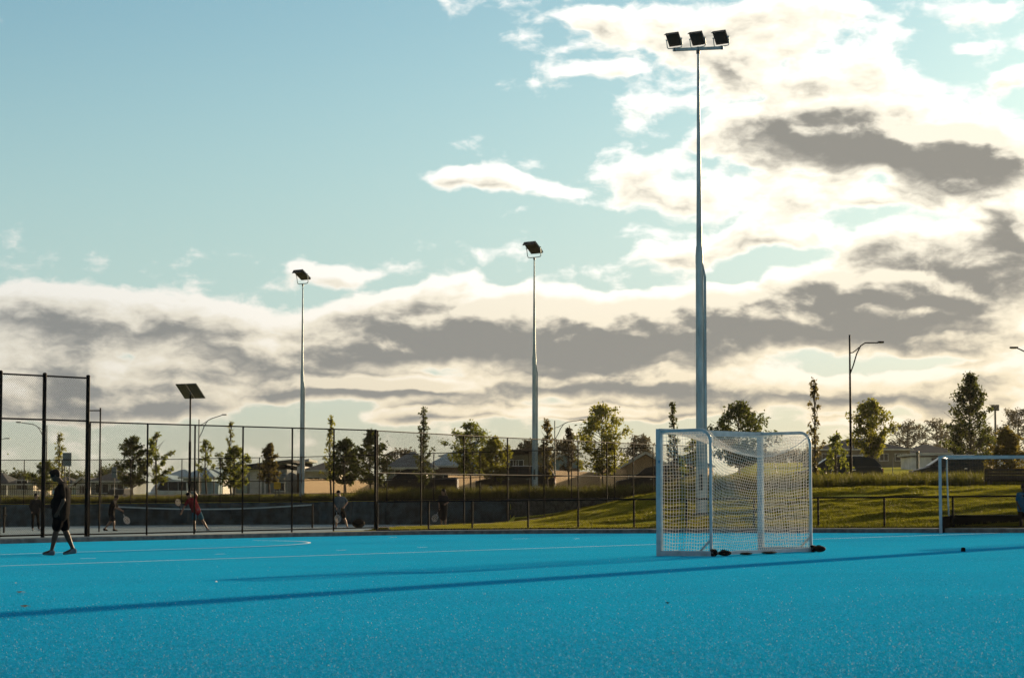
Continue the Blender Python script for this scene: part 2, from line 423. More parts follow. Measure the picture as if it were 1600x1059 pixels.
def struct_lawn():
    # lawn between kerb and planting bed, finely modelled so that the low sun catches it
    xs = np.arange(-4.5, 34, .22); ys = np.arange(62, 100, .22)
    n1 = RNG.normal(size=(60, 60)); 
    def bil(a, x, y):
        x %= a.shape[0] - 1; y %= a.shape[1] - 1; i, j = int(x), int(y); u, v = x - i, y - j
        u, v = u * u * (3 - 2 * u), v * v * (3 - 2 * v)
        return (a[i, j] * (1 - u) + a[i + 1, j] * u) * (1 - v) + (a[i, j + 1] * (1 - u) + a[i + 1, j + 1] * u) * v
    def zf(x, y):
        t = terrain(x, y)
        if t < 0: return t + SLOPE * x
        amp = min(1, max(0, (y - kerb_y(x) - .9) / 2))
        return t + SLOPE * x + .012 + amp * (.045 * bil(n1, x * .55 + 31, y * 1.5 + 7) + .02 * bil(n1, x * 1.7, y * 3.1) + .012 * RNG.normal())
    o = sheet('lawn', xs, ys, M['lawn'], zf)
    Z = np.empty(len(xs) * len(ys) * 3, np.float32); o.data.vertices.foreach_get('co', Z); Z = Z.reshape(len(ys), len(xs), 3)[:, :, 2]
    # mown grass blades standing on it
    n = 330000; Y = 65 + (82.5 - 65) * RNG.uniform(0, 1, n); px = RNG.uniform(610, 1640, n); X = (px - CX) / F * Y
    i = np.clip(((X - xs[0]) / .22).astype(int), 0, len(xs) - 2); j = np.clip(((Y - ys[0]) / .22).astype(int), 0, len(ys) - 2)
    u = (X - xs[i]) / .22; v = (Y - ys[j]) / .22
    z = (Z[j, i] * (1 - u) + Z[j, i + 1] * u) * (1 - v) + (Z[j + 1, i] * (1 - u) + Z[j + 1, i + 1] * u) * v
    lo = np.minimum(np.minimum(Z[j, i], Z[j + 1, i]), np.minimum(Z[j, i + 1], Z[j + 1, i + 1])); keep = (lo > -.25) & (Y > np.interp(X, KX, KY) + .62)
    X, Y, z = X[keep], Y[keep], z[keep]; n = len(X)
    h = RNG.uniform(.035, .085, n); a = RNG.uniform(0, 2 * math.pi, n); w = RNG.uniform(.006, .012, n); ln = RNG.normal(0, .35, (n, 2)) * h[:, None]
    A = np.column_stack([X - np.cos(a) * w, Y - np.sin(a) * w, z - .01]); B = np.column_stack([X + np.cos(a) * w, Y + np.sin(a) * w, z - .01]); C = np.column_stack([X + ln[:, 0], Y + ln[:, 1], z + h])
    k = np.arange(n) * 3
    tag(raw('lawn_grass', np.stack([A, B, C], 1).reshape(-1, 3), np.column_stack([k, k + 1, k + 2]), M['blade']), 'short sunlit lawn grass covering the bank beside the pitch', 'grass', kind='stuff')
    return o


def ground_sheet():
    ys = list(np.arange(58, 132, .7)) + list(np.arange(132, 200, 4)) + list(np.arange(200, 460, 20)) + list(np.arange(460, 3600, 180))
    xs = sorted(set([-2600, -1400, -800, -500, -320, -200, -140, -100, -75] + list(np.arange(-60, 60.1, .8)) + [75, 100, 140, 200, 320, 500, 800, 1400, 2600]))
    return sheet('ground', xs, ys, M['ground'], lambda x, y: terrain(x, y) + SLOPE * max(-150, min(150, x)) - (.02 if y < 100 else 0))


def pitch():
    pts = [(p.x, p.y) for p in KERB]; V, Fq = [], []
    near = -25.0
    for i, (x, y) in enumerate(pts): V += [(x * 1.0, near, SLOPE * x), (x, y + .05, SLOPE * x)]
    for i in range(len(pts) - 1): Fq.append((2 * i, 2 * i + 2, 2 * i + 3, 2 * i + 1))
    o = raw('hockey_pitch', V, Fq, M['turf']); tag(o, kind='structure')
    side = tag(raw('pitch_surround', [(-300, -300, -3.3), (300, -300, 2.1), (300, 70, 2.1), (-300, 70, -3.3)], [(0, 1, 2, 3)], M['asphalt']), kind='structure')
    return o


def turf_fibres():
    # short standing fibres on the part of the pitch close enough to see them one by one
    n = 300000; py = 868 + (1078 - 868) * np.sqrt(RNG.uniform(0, 1, n)); px = RNG.uniform(-40, 1640, n)
    v = 780 - SLOPE * (px - CX); Y = EYE * F / (py - v); X = (px - CX) / F * Y; z = SLOPE * X
    h = RNG.uniform(.005, .011, n) * (1 + (np.minimum(Y, 24) - 13) * .02); w = h * RNG.uniform(.18, .35, n); a = RNG.uniform(0, math.pi, n); ln = RNG.normal(0, .6, (n, 2)) * h[:, None]
    A = np.column_stack([X - np.cos(a) * w, Y - np.sin(a) * w, z]); B = np.column_stack([X + np.cos(a) * w, Y + np.sin(a) * w, z]); C = np.column_stack([X + ln[:, 0], Y + ln[:, 1], z + h])
    pale = RNG.uniform(0, 1, n) < .022
    for nm, msk, mt, lab in (('turf_fibres', ~pale, M['fibre'], 'blue artificial turf fibres standing on the pitch'), ('sand_flecks', pale, M['fleck'], 'pale sandy flecks scattered through the blue turf')):
        V = np.stack([A[msk], B[msk], C[msk]], 1).reshape(-1, 3); k = np.arange(msk.sum()) * 3
        tag(raw(nm, V, np.column_stack([k, k + 1, k + 2]), mt), lab, 'turf', kind='stuff')


def smooth_line(pts, step=.5):
    out = []
    for i in range(len(pts) - 1):
        p0, p1, p2, p3 = pts[max(0, i - 1)], pts[i], pts[i + 1], pts[min(len(pts) - 1, i + 2)]
        n = max(2, int((p2 - p1).length / step))
        for k in range(n):
            t = k / n
            out.append(.5 * ((2 * p1) + (p2 - p0) * t + (2 * p0 - 5 * p1 + 4 * p2 - p3) * t * t + (3 * p1 - p0 - 3 * p2 + p3) * t ** 3))
    out.append(pts[-1]); return out


def ribbon(name, pts, w, lift, material=None):
    V, Fq = [], []
    for i, p in enumerate(pts):
        d = (pts[min(i + 1, len(pts) - 1)] - pts[max(0, i - 1)]); nrm = Vector((-d.y, d.x, 0)).normalized() * w / 2
        for q in (p - nrm, p + nrm): V.append((q.x, q.y, SLOPE * q.x + lift))
    for i in range(len(pts) - 1): Fq.append((2 * i, 2 * i + 2, 2 * i + 3, 2 * i + 1))
    return tag(raw(name, V, Fq, material or M['line']), kind='structure')


def kerb():
    line = smooth_line(KERB, .6); V, Fq = [], []
    prof = [(0, -.3), (0, .10), (.02, .122), (.55, .128), (.6, .10), (.6, -.3)]
    for i, p in enumerate(line):
        d = (line[min(i + 1, len(line) - 1)] - line[max(0, i - 1)]); nrm = Vector((-d.y, d.x, 0)).normalized()
        for a, z in prof:
            q = p + nrm * a; V.append((q.x, q.y, SLOPE * q.x + z))
    n = len(prof)
    for i in range(len(line) - 1):
        for k in range(n - 1): Fq.append((i * n + k, (i + 1) * n + k, (i + 1) * n + k + 1, i * n + k + 1))
    return tag(raw('kerb', V, Fq, M['kerb']), kind='structure')


ground_sheet(); struct_lawn(); pitch(); kerb(); turf_fibres()
a, b = gp(0, 884), gp(1030, 850); d = (b - a).normalized()
ribbon('pitch_line', [a - d * 30, a, b, b + d * 40], .075, .004)
ribbon('circle_line', smooth_line([gp(-500, 882), gp(-200, 873), gp(0, 866), gp(200, 859.8), gp(330, 856), gp(420, 852.6), gp(468, 849.8), gp(484, 847.6), gp(470, 845.6), gp(430, 844.4), gp(395, 844)], .4), .075, .0045)
for x0, x1, y in ((125, 150, 872.5), (336, 352, 865.5), (526, 541, 859.4), (652, 668, 855), (608, 620, 839.3), (800, 826, 841.6), (897, 905, 841.6)):
    ribbon('dashed_line', [gp(x0, y), gp(x1, y - .4)], .075, .005)
# sunken tennis court slab
CZ = -.20
def court():
    pts = []
    for px in (-330, 137, 360, 587, 700, 793): 
        Y = pline(FENCE_PX, px) - .1; pts.append(((px - CX) / F * Y, Y))
    bk = []
    for px in (860, 793, 660, 500, 230, 0, -420):
        Y = pline(WALL_PX, px); bk.append(((px - CX) / F * Y, Y))
    poly = pts + bk; m = MB(); m.add([(x, y, CZ + SLOPE * x) for x, y in poly], [tuple(range(len(poly)))])
    o = m.build('tennis_court', M['court']); bm = bmesh.new(); bm.from_mesh(o.data); bmesh.ops.triangulate(bm, faces=bm.faces); bm.to_mesh(o.data); bm.free()
    return tag(o, kind='structure')
court()
# car park road
V = []; Fq = []
for x in np.arange(-90, 91, 3.0):
    yc = min(152, max(134, 146 - .55 * x))
    for y in (-8.5, -4, 0, 4, 9): V.append((x, yc + y, gz(x, yc + y) + .05))
for i in range(len(V) // 5 - 1):
    for j in range(4): Fq.append((i * 5 + j, i * 5 + 5 + j, i * 5 + 6 + j, i * 5 + j + 1))
tag(raw('road', V, Fq, M['asphalt']), kind='structure')
# ---------------------------------------------------------------- fences
def wires(A, B, za0, za1, zb0, zb1, pitch, r):
    """two families of diagonal wires filling the bay between A and B"""
    A2, B2 = np.array([A[0], A[1]]), np.array([B[0], B[1]]); L = np.linalg.norm(B2 - A2); d = (B2 - A2) / L; nrm = np.array([-d[1], d[0]])
    H = min(za1 - za0, zb1 - zb0); st = pitch * math.sqrt(2); segs = []
    for sg in (1, -1):
        c = np.arange(-H + st / 2, L, st) if sg > 0 else np.arange(st / 2, L + H, st)
        if sg > 0: s0 = np.maximum(0, c); h0 = s0 - c; s1 = np.minimum(L, c + H); h1 = s1 - c
        else: s0 = np.maximum(0, c - H); h0 = c - s0; s1 = np.minimum(L, c); h1 = c - s1
        segs.append((s0, h0, s1, h1, sg))
    V, Fq, n = [], [], 0
    for s0, h0, s1, h1, sg in segs:
        for k in range(3):
            a = 2 * math.pi * k / 3
            off_n = r * math.cos(a) + sg * r * .9; off_s = r * math.sin(a) * .7; off_h = -sg * r * math.sin(a) * .7
            for s, h in ((s0, h0), (s1, h1)):
                z = za0 + (zb0 - za0) * s / L + h * ((za1 - za0) + ((zb1 - zb0) - (za1 - za0)) * s / L) / H
                xy = A2 + np.outer(s + off_s, d) + nrm * off_n
                V.append(np.column_stack([xy, z + off_h]))
        m = len(s0); idx = np.arange(m) + n
        for k in range(3):
            k2 = (k + 1) % 3
            Fq.append(np.column_stack([idx + 2 * k * m, idx + (2 * k + 1) * m, idx + (2 * k2 + 1) * m, idx + 2 * k2 * m]))
        n += 6 * m
    return np.vstack(V), np.vstack(Fq)


def fence(name, label, cat, posts, rails, pr, rr, pitch=.05, wr=.002, wmat=None, thick=(), cap=.05, group=None):
    """posts: list of (x, y, z_foot, z_top); rails: fractions or ('top','mid','bottom') offsets"""
    org = Vector(posts[0][:3]); t = thing(name, label, cat, org, group=group)
    for i, (x, y, z0, z1) in enumerate(posts):
        m = MB(); r = pr * (1.7 if i in thick else 1)
        m.tube([(x, y, z0 - .25), (x, y, z1 + cap)], r, 10); m.sphere((x, y, z1 + cap), (r * 1.12, r * 1.12, r * .8), 10, 5)
        m.build('post', M['black'], t, org)
    for (x, y, z0, z1), (x2, y2, w0, w1) in zip(posts, posts[1:]):
        for nm, fr in rails:
            a, b = ((x, y, z0 + fr * (z1 - z0)), (x2, y2, w0 + fr * (w1 - w0))) if fr <= 1 else ((x, y, fr + SLOPE * x), (x2, y2, fr + SLOPE * x2))
            MB().tube([a, b], rr, 8, cap=False).build(nm, M['black'], t, org)
        if pitch:
            V, Fq = wires((x, y), (x2, y2), z0 + .05, z1, w0 + .05, w1, pitch, wr)
            o = raw('chain_link', V - np.array(org), Fq, wmat or M['wire'], t); o['kind'] = 'stuff'
    return t


def on_line(tab, px):
    pts = [((p - CX) / F * y, y) for p, y in tab]; u = (px - CX) / F
    for (x0, y0), (x1, y1), (p0, _), (p1, _) in zip(pts, pts[1:], tab, tab[1:]):
        if p0 <= px <= p1:
            t = (u * y0 - x0) / ((x1 - x0) - u * (y1 - y0)); return x0 + t * (x1 - x0), y0 + t * (y1 - y0)
    raise ValueError(px)


def fp(tab, px, rel0, rel1):
    x, y = on_line(tab, px)
    z0 = rel0 if not callable(rel0) else rel0(x, y)
    return (x, y, z0 + SLOPE * x, rel1 + SLOPE * x)


TALL = [fp(FENCE_PX, px, .12, 4.50) for px in (-290, -180, -72, 0, 69, 137)]
fence('backstop_fence', 'tall black chain link backstop, highest fence section beside the tennis court', 'fence', [p for p in TALL if True],
      (('top_rail', 1.0), ('mid_rail', .728), ('bottom_rail', .015)), .032, .024, thick=(3, 4, 5), cap=.05)
fence('tennis_court_fence', 'long black chain link fence in front of the tennis court, standing on the kerb', 'fence',
      [fp(FENCE_PX, px, .11, 3.28) for px in (141, 231, 305, 380, 457, 522, 587)], (('top_rail', 1.0), ('bottom_rail', .02)), .026, .02, thick=(6,), cap=.0)
def bankfoot(x, y): return max(.0, terrain(x, y + .0) if terrain(x, y) > 0 else .06)
fence('bank_side_fence', 'black chain link fence climbing the grass bank past the court corner', 'fence',
      [fp(FENCE_PX, px, bankfoot, 3.27) for px in (590, 658, 725, 793, 850, 903, 948, 989, 1025, 1058, 1088)],
      (('top_rail', 1.0), ('mid_rail', 1.92), ('bottom_rail', .02)), .026, .018, pitch=.045, wr=.0021, wmat=M['brownwire'], cap=.0)
LOWTAB = []
for px in (585, 680, 860, 1000, 1200, 1440, 1700, 2080):
    p = gp(px, np.interp(px, [a for a, _ in KERB_PX], [b for _, b in KERB_PX])); LOWTAB.append((px, p.y + .75))
fence('low_pitch_fence', 'low black rail and mesh fence along the edge of the blue pitch', 'fence',
      [fp(LOWTAB, px, .11, 1.0) for px in (590, 670, 738, 825, 903, 990, 1072, 1177, 1277, 1380, 1487, 1592, 1700, 1810, 1920)],
      (('top_rail', 1.0), ('bottom_rail', .04)), .03, .026, cap=.0)
far_posts = [fp(WALL_PX, px, 1.02, 3.42) for px in (-330, -260, -190, -110, -36, 39, 98, 159, 205, 245, 285, 345, 406, 471, 538, 605, 678, 750, 827, 893, 960, 1020)]
fence('retaining_wall_fence', 'black chain link fence on top of the retaining wall behind the court', 'fence',
      far_posts, (('top_rail', 1.0), ('mid_rail', .47), ('bottom_rail', .02)), .026, .02, pitch=.07, wr=.002, cap=.0)
# spear fence behind the far corner of the court
t = None
a, b = at(-60, 782, 130), at(152, 782, 131.5)
t = thing('spear_fence', 'black spear picket fence standing before the far houses', 'fence', (a.x, a.y, gz(a.x, a.y)))
L = (b - a).length; n = int(L / .12); org = Vector((a.x, a.y, gz(a.x, a.y)))
pk = MB(); pk.box((0, 0, .5), (.022, .022, 1.0)); pk.add([(-.02, -.02, 1.0), (.02, -.02, 1.0), (.02, .02, 1.0), (-.02, .02, 1.0), (0, 0, 1.1)], [(0, 1, 4), (1, 2, 4), (2, 3, 4), (3, 0, 4)])
pmesh = pk.mesh('picket', M['black'])
for i in range(n):
    o = bpy.data.objects.new('picket', pmesh); COL.objects.link(o); o.parent = t; q = (b - a) * (i / n); o.location = (q.x, q.y, 0)
for z in (.12, .85): MB().beam((0, 0, z), ((b - a).x, (b - a).y, z), .03, .035).build('rail', M['black'], t)

# ---------------------------------------------------------------- retaining walls
def wall(name, label, pxs, material, ztop, rows, pitch_x, jitter=0.0):
    x0, y0 = on_line(WALL_PX, pxs[0]); org = Vector((x0, y0, SLOPE * x0)); t = thing(name, label, 'wall', org)
    for p0, p1 in zip(pxs, pxs[1:]):
        (xa, ya), (xb, yb) = on_line(WALL_PX, p0), on_line(WALL_PX, p1); d = Vector((xb - xa, yb - ya, 0)); L = d.length; n = max(1, round(L / pitch_x)); d /= L
        for k in range(n):
            for r in range(rows):
                w = L / n; h = (ztop + .3) / rows; s = (k + .5) * w + (w / 2 if (r % 2 and jitter) else 0)
                c = Vector((xa, ya, 0)) + d * s; nrm = Vector((d.y, -d.x, 0))
                off = random.uniform(-jitter, jitter)
                zc = SLOPE * c.x - .3 + (r + .5) * h
                mb = MB(); mm = Matrix((d, Vector((-d.y, d.x, 0)), Vector((0, 0, 1)))).transposed()
                mb.box(c + nrm * off + Vector((0, 0, zc)), (w - .02, .2, h - .014), M=mm); mb.build('sleeper' if not jitter else 'block', material, t, org)
        bk = Vector((-d.y, d.x, 0)) * .17; MB().beam(Vector((xa, ya, SLOPE * xa + ztop / 2 - .17)) + bk, Vector((xb, yb, SLOPE * xb + ztop / 2 - .17)) + bk, .12, ztop + .28).build('backing', material, t, org)
        if not jitter:
            for k in range(n + 1):
                c = Vector((xa, ya, 0)) + d * (L * k / n) + Vector((d.y, -d.x, 0)) * .02
                MB().box((c.x, c.y, SLOPE * c.x + (ztop - .3) / 2), (.1, .22, ztop + .3)).build('post', material, t, org)
    return t
wall('retaining_wall', 'dark concrete sleeper retaining wall along the back of the tennis court', (-400, 0, 230, 500, 660, 793), M['wall'], 1.0, 4, 2.4)
wall('block_wall', 'rough grey block retaining wall partly buried in the grass bank', (796, 900, 1025, 1085), M['blockwall'], 1.06, 5, .9, .03)


# ---------------------------------------------------------------- planting beds
def tufts(name, label, spots, hmin, hmax, nblade, material=None):
    V, Fq, b = [], [], 0; mt = material or M['tuft']
    for (x, y) in spots:
        z = gz(x, y); n = nblade; hh = RNG.uniform(hmin, hmax)
        base = RNG.normal(0, .10, (n, 2)); ang = RNG.uniform(0, 2 * math.pi, n); lean = np.abs(RNG.normal(.0, .30, n)) + .05; h = hh * RNG.uniform(.55, 1.08, n); w = RNG.uniform(.006, .013, n)
        dx, dy = np.cos(ang), np.sin(ang); px_, py_ = -dy, dx
        P0 = np.column_stack([x + base[:, 0], y + base[:, 1], np.full(n, z - .03)])
        P1 = P0 + np.column_stack([dx * lean * h * .35, dy * lean * h * .35, h * .6]); P2 = P0 + np.column_stack([dx * lean * h * 1.1, dy * lean * h * 1.1, h * (1 - .25 * lean)])
        side = np.column_stack([px_ * w, py_ * w, np.zeros(n)])
        V.append(np.stack([P0 - side, P0 + side, P1 + side * .9, P1 - side * .9, P2 + side * .25, P2 - side * .25], 1).reshape(-1, 3))
        i = np.arange(n) * 6 + b; Fq.append(np.column_stack([i, i + 1, i + 2, i + 3])); Fq.append(np.column_stack([i + 3, i + 2, i + 4, i + 5])); b += 6 * n
    o = raw(name, np.vstack(V), np.vstack(Fq), mt); return tag(o, label, 'grass', kind='stuff')

for lo, hi, h0, h1, nm, lab in ((-40, 560, .22, .52, 'low_ornamental_grass', 'short green grasses along the top of the retaining wall'), (560, 1075, .42, .82, 'ornamental_grass', 'golden green ornamental grasses in front of the parked pickup')):
    spots = []
    for px in np.arange(lo, hi, 5.0):
        for off in (1.15, 1.6, 2.1, 2.7, 3.5):
            p = px + RNG.uniform(-4, 4); Y = pline(WALL_PX, min(p, 1110)) + off + RNG.uniform(-.2, .3); spots.append(((p - CX) / F * Y, Y))
    tufts(nm, lab, spots, h0, h1, 46)
spots = []
for px in np.arange(1085, 1680, 8.0):
    for Y in np.arange(80.2, 89.5, .75):
        p = px + RNG.uniform(-8, 8); yy = Y + RNG.uniform(-.35, .35); spots.append(((p - CX) / F * yy, yy))
tufts('tall_ornamental_grass', 'dense dark green ornamental grasses in the bed above the lawn bank', spots, .42, .74, 60)


# ---------------------------------------------------------------- trees
def tree(name, label, px, ytop, wpx, Y, leaf, shape='round', low=.22, dens=1.0, leafm=.16, ybase=None, group=None, trunk_r=.06, stakes=False, seed=0):
    rg = np.random.default_rng(1000 + seed)
    X = (px - CX) / F * Y; z0 = gz(X, Y) if ybase is None else at(px, ybase, Y).z
    H = at(px, ytop, Y).z - z0; W = wpx * Y / F / 2 * 1.2
    t = thing(name, label, 'tree', (X, Y, z0), group=group)
    bend = rg.uniform(-.03, .03, 2) * H
    def axis(s): return np.array([bend[0] * math.sin(s * 3), bend[1] * math.sin(s * 2.3), H * s])
    tr = MB(); tr.tube([axis(s) - np.array([0, 0, .1 if s == 0 else 0]) for s in np.linspace(0, .96, 9)], [trunk_r * (1 - .9 * s) + .008 for s in np.linspace(0, .96, 9)], 7)
    prof = {'round': lambda s: max(0.08, math.sin(math.pi * min(1, s * .93 + .07)) ** .6), 'cone': lambda s: max(.06, math.sin(math.pi * min(1, (s * .93 + .07)) ** .62) ** .85),
            'column': lambda s: max(.10, (1 - s) ** .5 * min(1, s * 4 + .45)), 'sparse': lambda s: max(.08, (1 - s) ** .55 * min(1, s * 3 + .4)),
            'gum': lambda s: max(.15, math.sin(math.pi * min(1, s * .8 + .16)) ** .5)}[shape]
    nb = int({'round': 64, 'cone': 60, 'column': 46, 'sparse': 30, 'gum': 40}[shape] * dens)
    V, Fq, b = [], [], 0
    for i in range(nb):
        s = (i + rg.uniform(0, 1)) / nb; hh = low + (1 - low) * s
        a = i * 2.39996 + rg.uniform(-.6, .6); rr = W * prof(s) * (rg.uniform(.25, 1.0) ** .6) * rg.uniform(.65, 1.35)
        start = axis(max(low * .8, hh - .10 - .15 * rr / max(H, .1)))
        tip = axis(min(hh, .97)) * np.array([1, 1, 0]) + np.array([math.cos(a) * rr, math.sin(a) * rr, H * min(1, hh + rg.uniform(-.02, .03))])
        mid = start * .5 + tip * .5 + np.array([0, 0, -.04 * rr])
        tr.tube([start, mid, tip], [trunk_r * .35 * (1 - .6 * s) + .004, trunk_r * .2 + .004, .004], 4, cap=False)
        if rg.uniform() < .2: continue
        n = int({'round': 62, 'cone': 60, 'column': 27, 'sparse': 26, 'gum': 74}[shape] * rg.uniform(.6, 1.3))
        cl = {'round': .26, 'cone': .24, 'column': .26, 'sparse': .22, 'gum': .36}[shape] * max(.28, min(W * .8, 2.6)) * rg.uniform(.55, 1.4)
        c = rg.normal(0, 1, (n, 3)); c /= np.linalg.norm(c, axis=1)[:, None]; c *= (rg.uniform(0, 1, n) ** .4)[:, None] * cl * np.array([1, 1, .75])
        f = rg.uniform(0, 1, n); along = tip[None] * f[:, None] ** .35 + mid[None] * (1 - f[:, None] ** .35)
        P = along + c
        ax = rg.normal(0, 1, (n, 3)) + np.array([0, 0, -.5]); ax /= np.linalg.norm(ax, axis=1)[:, None]
        sd = np.cross(ax, rg.normal(0, 1, (n, 3))); sd /= np.linalg.norm(sd, axis=1)[:, None] + 1e-6
        ln = leafm * rg.uniform(.6, 1.3, n)[:, None]; wd = ln * .27; up = np.cross(ax, sd) * wd * .35
        V.append(np.stack([P, P + ax * ln * .5 + sd * wd + up, P + ax * ln, P + ax * ln * .5 - sd * wd + up], 1).reshape(-1, 3))
        k = np.arange(n) * 4 + b; Fq.append(np.column_stack([k, k + 1, k + 2])); Fq.append(np.column_stack([k, k + 2, k + 3])); b += 4 * n
    tr.build('trunk', M['bark'], t)
    raw('crown', np.vstack(V), np.vstack(Fq), LEAF[leaf], t)
    if stakes:
        for sx in (-.45, .45): MB().box((sx, .1, .55), (.045, .045, 1.3)).build('stake', M['stake'], t)
    return t


TREES = [  # px, top, width px, distance, leaf, shape, low, density, label
    (93, 676, 26, 150, 'lime', 'column', .12, .9, 'slim young columnar tree beside the square grey sign'),
    (72, 722, 40, 152, 'green', 'round', .2, .6, 'short bushy tree at the foot of the slim columnar tree'),
    (208, 683, 50, 142, 'dark', 'round', .22, 1.0, 'dark bushy street tree, left one of a close pair by the white van'),
    (246, 677, 42, 143, 'green', 'round', .28, .55, 'open branched street tree, right one of a pair by the white van'),
    (324, 683, 28, 150, 'green', 'sparse', .3, 1.0, 'thin sparse young tree beside the curved street lamp'),
    (362, 655, 20, 146, 'lime', 'column', .35, .6, 'wispy leader tree with a thin bare top beside a fence post'),
    (367, 697, 50, 145, 'green', 'round', .2, .75, 'leafy low tree growing under the wispy leader tree'),
    (422, 692, 26, 150, 'russet', 'cone', .25, 1.0, 'russet leaved conical young tree in front of the two storey house'),
    (518, 650, 22, 140, 'lime', 'column', .2, .8, 'slim tree with a thin spire top before the timber fence'),
    (541, 687, 48, 139, 'dark', 'round', .24, 1.2, 'round dark tree between a slim spire tree and a pointed tree'),
    (580, 673, 58, 138, 'dark', 'cone', .2, 1.25, 'broad pointed dark tree behind the tall corner post'),
    (663, 636, 27, 141, 'dark', 'column', .12, 1.5, 'dense narrow cypress shaped tree beside the dark pickup'),
    (736, 660, 62, 142, 'green', 'round', .3, 1.0, 'airy green tree between the pickup and the brown wagon'),
    (774, 684, 52, 140, 'lime', 'round', .28, .9, 'yellow green bushy tree behind the bonnet of the brown wagon'),
    (855, 655, 30, 139, 'russet', 'sparse', .2, 1.3, 'thin half bare tree beside the far curved street lamp'),
    (889, 668, 30, 142, 'gum', 'sparse', .35, 1.1, 'small open tree hugging the large round street tree'),
    (942, 634, 76, 136, 'lime', 'round', .24, 1.5, 'large full street tree with sunlit yellow edge behind the bank fence'),
    (1050, 627, 24, 126, 'dark', 'column', .1, 1.3, 'narrow dark tree rising behind the left goal post'),
    (1082, 684, 40, 128, 'green', 'sparse', .3, 1.2, 'low scrubby tree behind the tall three headed floodlight'),
    (1156, 630, 84, 122, 'dark', 'round', .3, 1.5, 'wide round topped tree behind the goal crossbar'),
    (1272, 588, 24, 108, 'russet', 'column', .1, .9, 'very tall thin see-through tree beside the goal'),
    (1306, 676, 42, 104, 'green', 'sparse', .2, .8, 'small sparse sapling in front of the dark hatchback'),
    (1364, 626, 62, 134, 'lime', 'round', .40, 1.5, 'rounded green tree beside the black street lamp'),
    (1518, 583, 68, 138, 'dark', 'cone', .28, 2.4, 'tallest dense dark tree above the silver estate car'),
    (1572, 672, 52, 108, 'russet', 'round', .18, 1.0, 'small autumn tinted tree beside the tallest dark tree'),
]
for i, (px, yt, w, Y, leaf, sh, low, dn, lab) in enumerate(TREES):
    tree('street_tree', lab, px, yt, w, Y, leaf, sh, low, dn, leafm=.19 if sh != 'column' else .15, seed=i, stakes=px in (1306, 324, 93))
# big gums and woods behind the playing field
GUMS = [(1418, 660, 60, 420, 'ragged gum tree rising over the hip roofed pavilion'), (1462, 656, 70, 430, 'broad gum tree behind the white clubroom roof'),
        (1590, 640, 60, 400, 'dark gum tree filling the edge behind the phone mast'), (1556, 668, 60, 410, 'low gum tree at the foot of the phone mast'),
        (1625, 632, 60, 405, 'tall gum tree beyond the last street lamp'), (1502, 668, 55, 415, 'gum tree hidden behind the tallest dark tree'),
        (1000, 681, 46, 330, 'umbrella topped gum behind the gabled house'), (628, 700, 52, 330, 'spreading gum behind the grey hip roof'),
        (822, 690, 56, 300, 'open crowned gum behind the brown wagon'), (880, 690, 44, 310, 'small gum left of the pale gabled house'),
        (1205, 705, 50, 520, 'far field edge tree seen through the net, leftmost'), (1240, 704, 50, 520, 'far field edge tree seen through the net'),
        (1266, 703, 40, 520, 'far field edge tree seen at the rounded net corner'), (1172, 706, 44, 520, 'far field edge tree behind the second goal post'),
        (30, 738, 70, 330, 'low dark tree on the skyline beyond the spear fence'), (118, 738, 60, 340, 'low dark tree behind the little white gable'),
        (172, 732, 70, 320, 'dark hill top tree left of the street tree pair'), (-10, 736, 50, 335, 'skyline tree past the spear fence end')]
for i, (px, yt, w, Y, lab) in enumerate(GUMS):
    tree('gum_tree', lab, px, yt, w, Y, 'gum' if px > 200 else 'dark', 'gum', .2, 1.0, leafm=.42, trunk_r=.25, seed=100 + i, group=None)
# ---------------------------------------------------------------- floodlights and lamps
def flood_head(parent, c, yaw, w, h, tilt, lens=True):
    """one floodlight: housing with cooling ribs, visor lip, lens and a U-shaped yoke; c is the yoke foot"""
    rm = Matrix.Rotation(yaw, 3, 'Z'); tm = rm @ Matrix.Rotation(tilt, 3, 'X'); c = Vector(c)
    piv = c + Vector((0, 0, h * .62)) - rm @ Vector((0, .10 * w, 0))
    hb = MB(); hb.box(piv, (w, .14 * w, h), M=tm)
    house = hb.build('lamp_housing', M['lampblack'], parent)
    for i in range(7):
        MB().box(piv + tm @ Vector((0, .10 * w, (-.42 + .14 * i) * h)), (w * .94, .07 * w, .018 * h + .004), M=tm).build('cooling_rib', M['lampblack'], house)
    MB().box(piv + tm @ Vector((0, -.075 * w, 0)), (w * .9, .012, h * .88), M=tm).build('lens', M['lampblack'], house)
    MB().box(piv + tm @ Vector((0, -.13 * w, h * .5)), (w * 1.0, .26 * w, .012), M=tm).build('visor', M['lampblack'], house)
    y = MB(); s = w * .60; a = rm @ Vector((s, 0, 0))
    top = piv - c
    y.tube([c - a * .55, c - a * .9 + Vector((0, 0, .03 * h)), c - a + Vector((0, 0, .14 * h)), piv - a], .022 * w + .006, 6)
    y.tube([c + a * .55, c + a * .9 + Vector((0, 0, .03 * h)), c + a + Vector((0, 0, .14 * h)), piv + a], .022 * w + .006, 6)
    y.tube([c - a * .55, c + a * .55], .022 * w + .006, 6); y.tube([piv - a * 1.08, piv - a * .8], .045 * w, 8); y.tube([piv + a * .8, piv + a * 1.08], .045 * w, 8)
    y.build('yoke', M['galv'], parent)


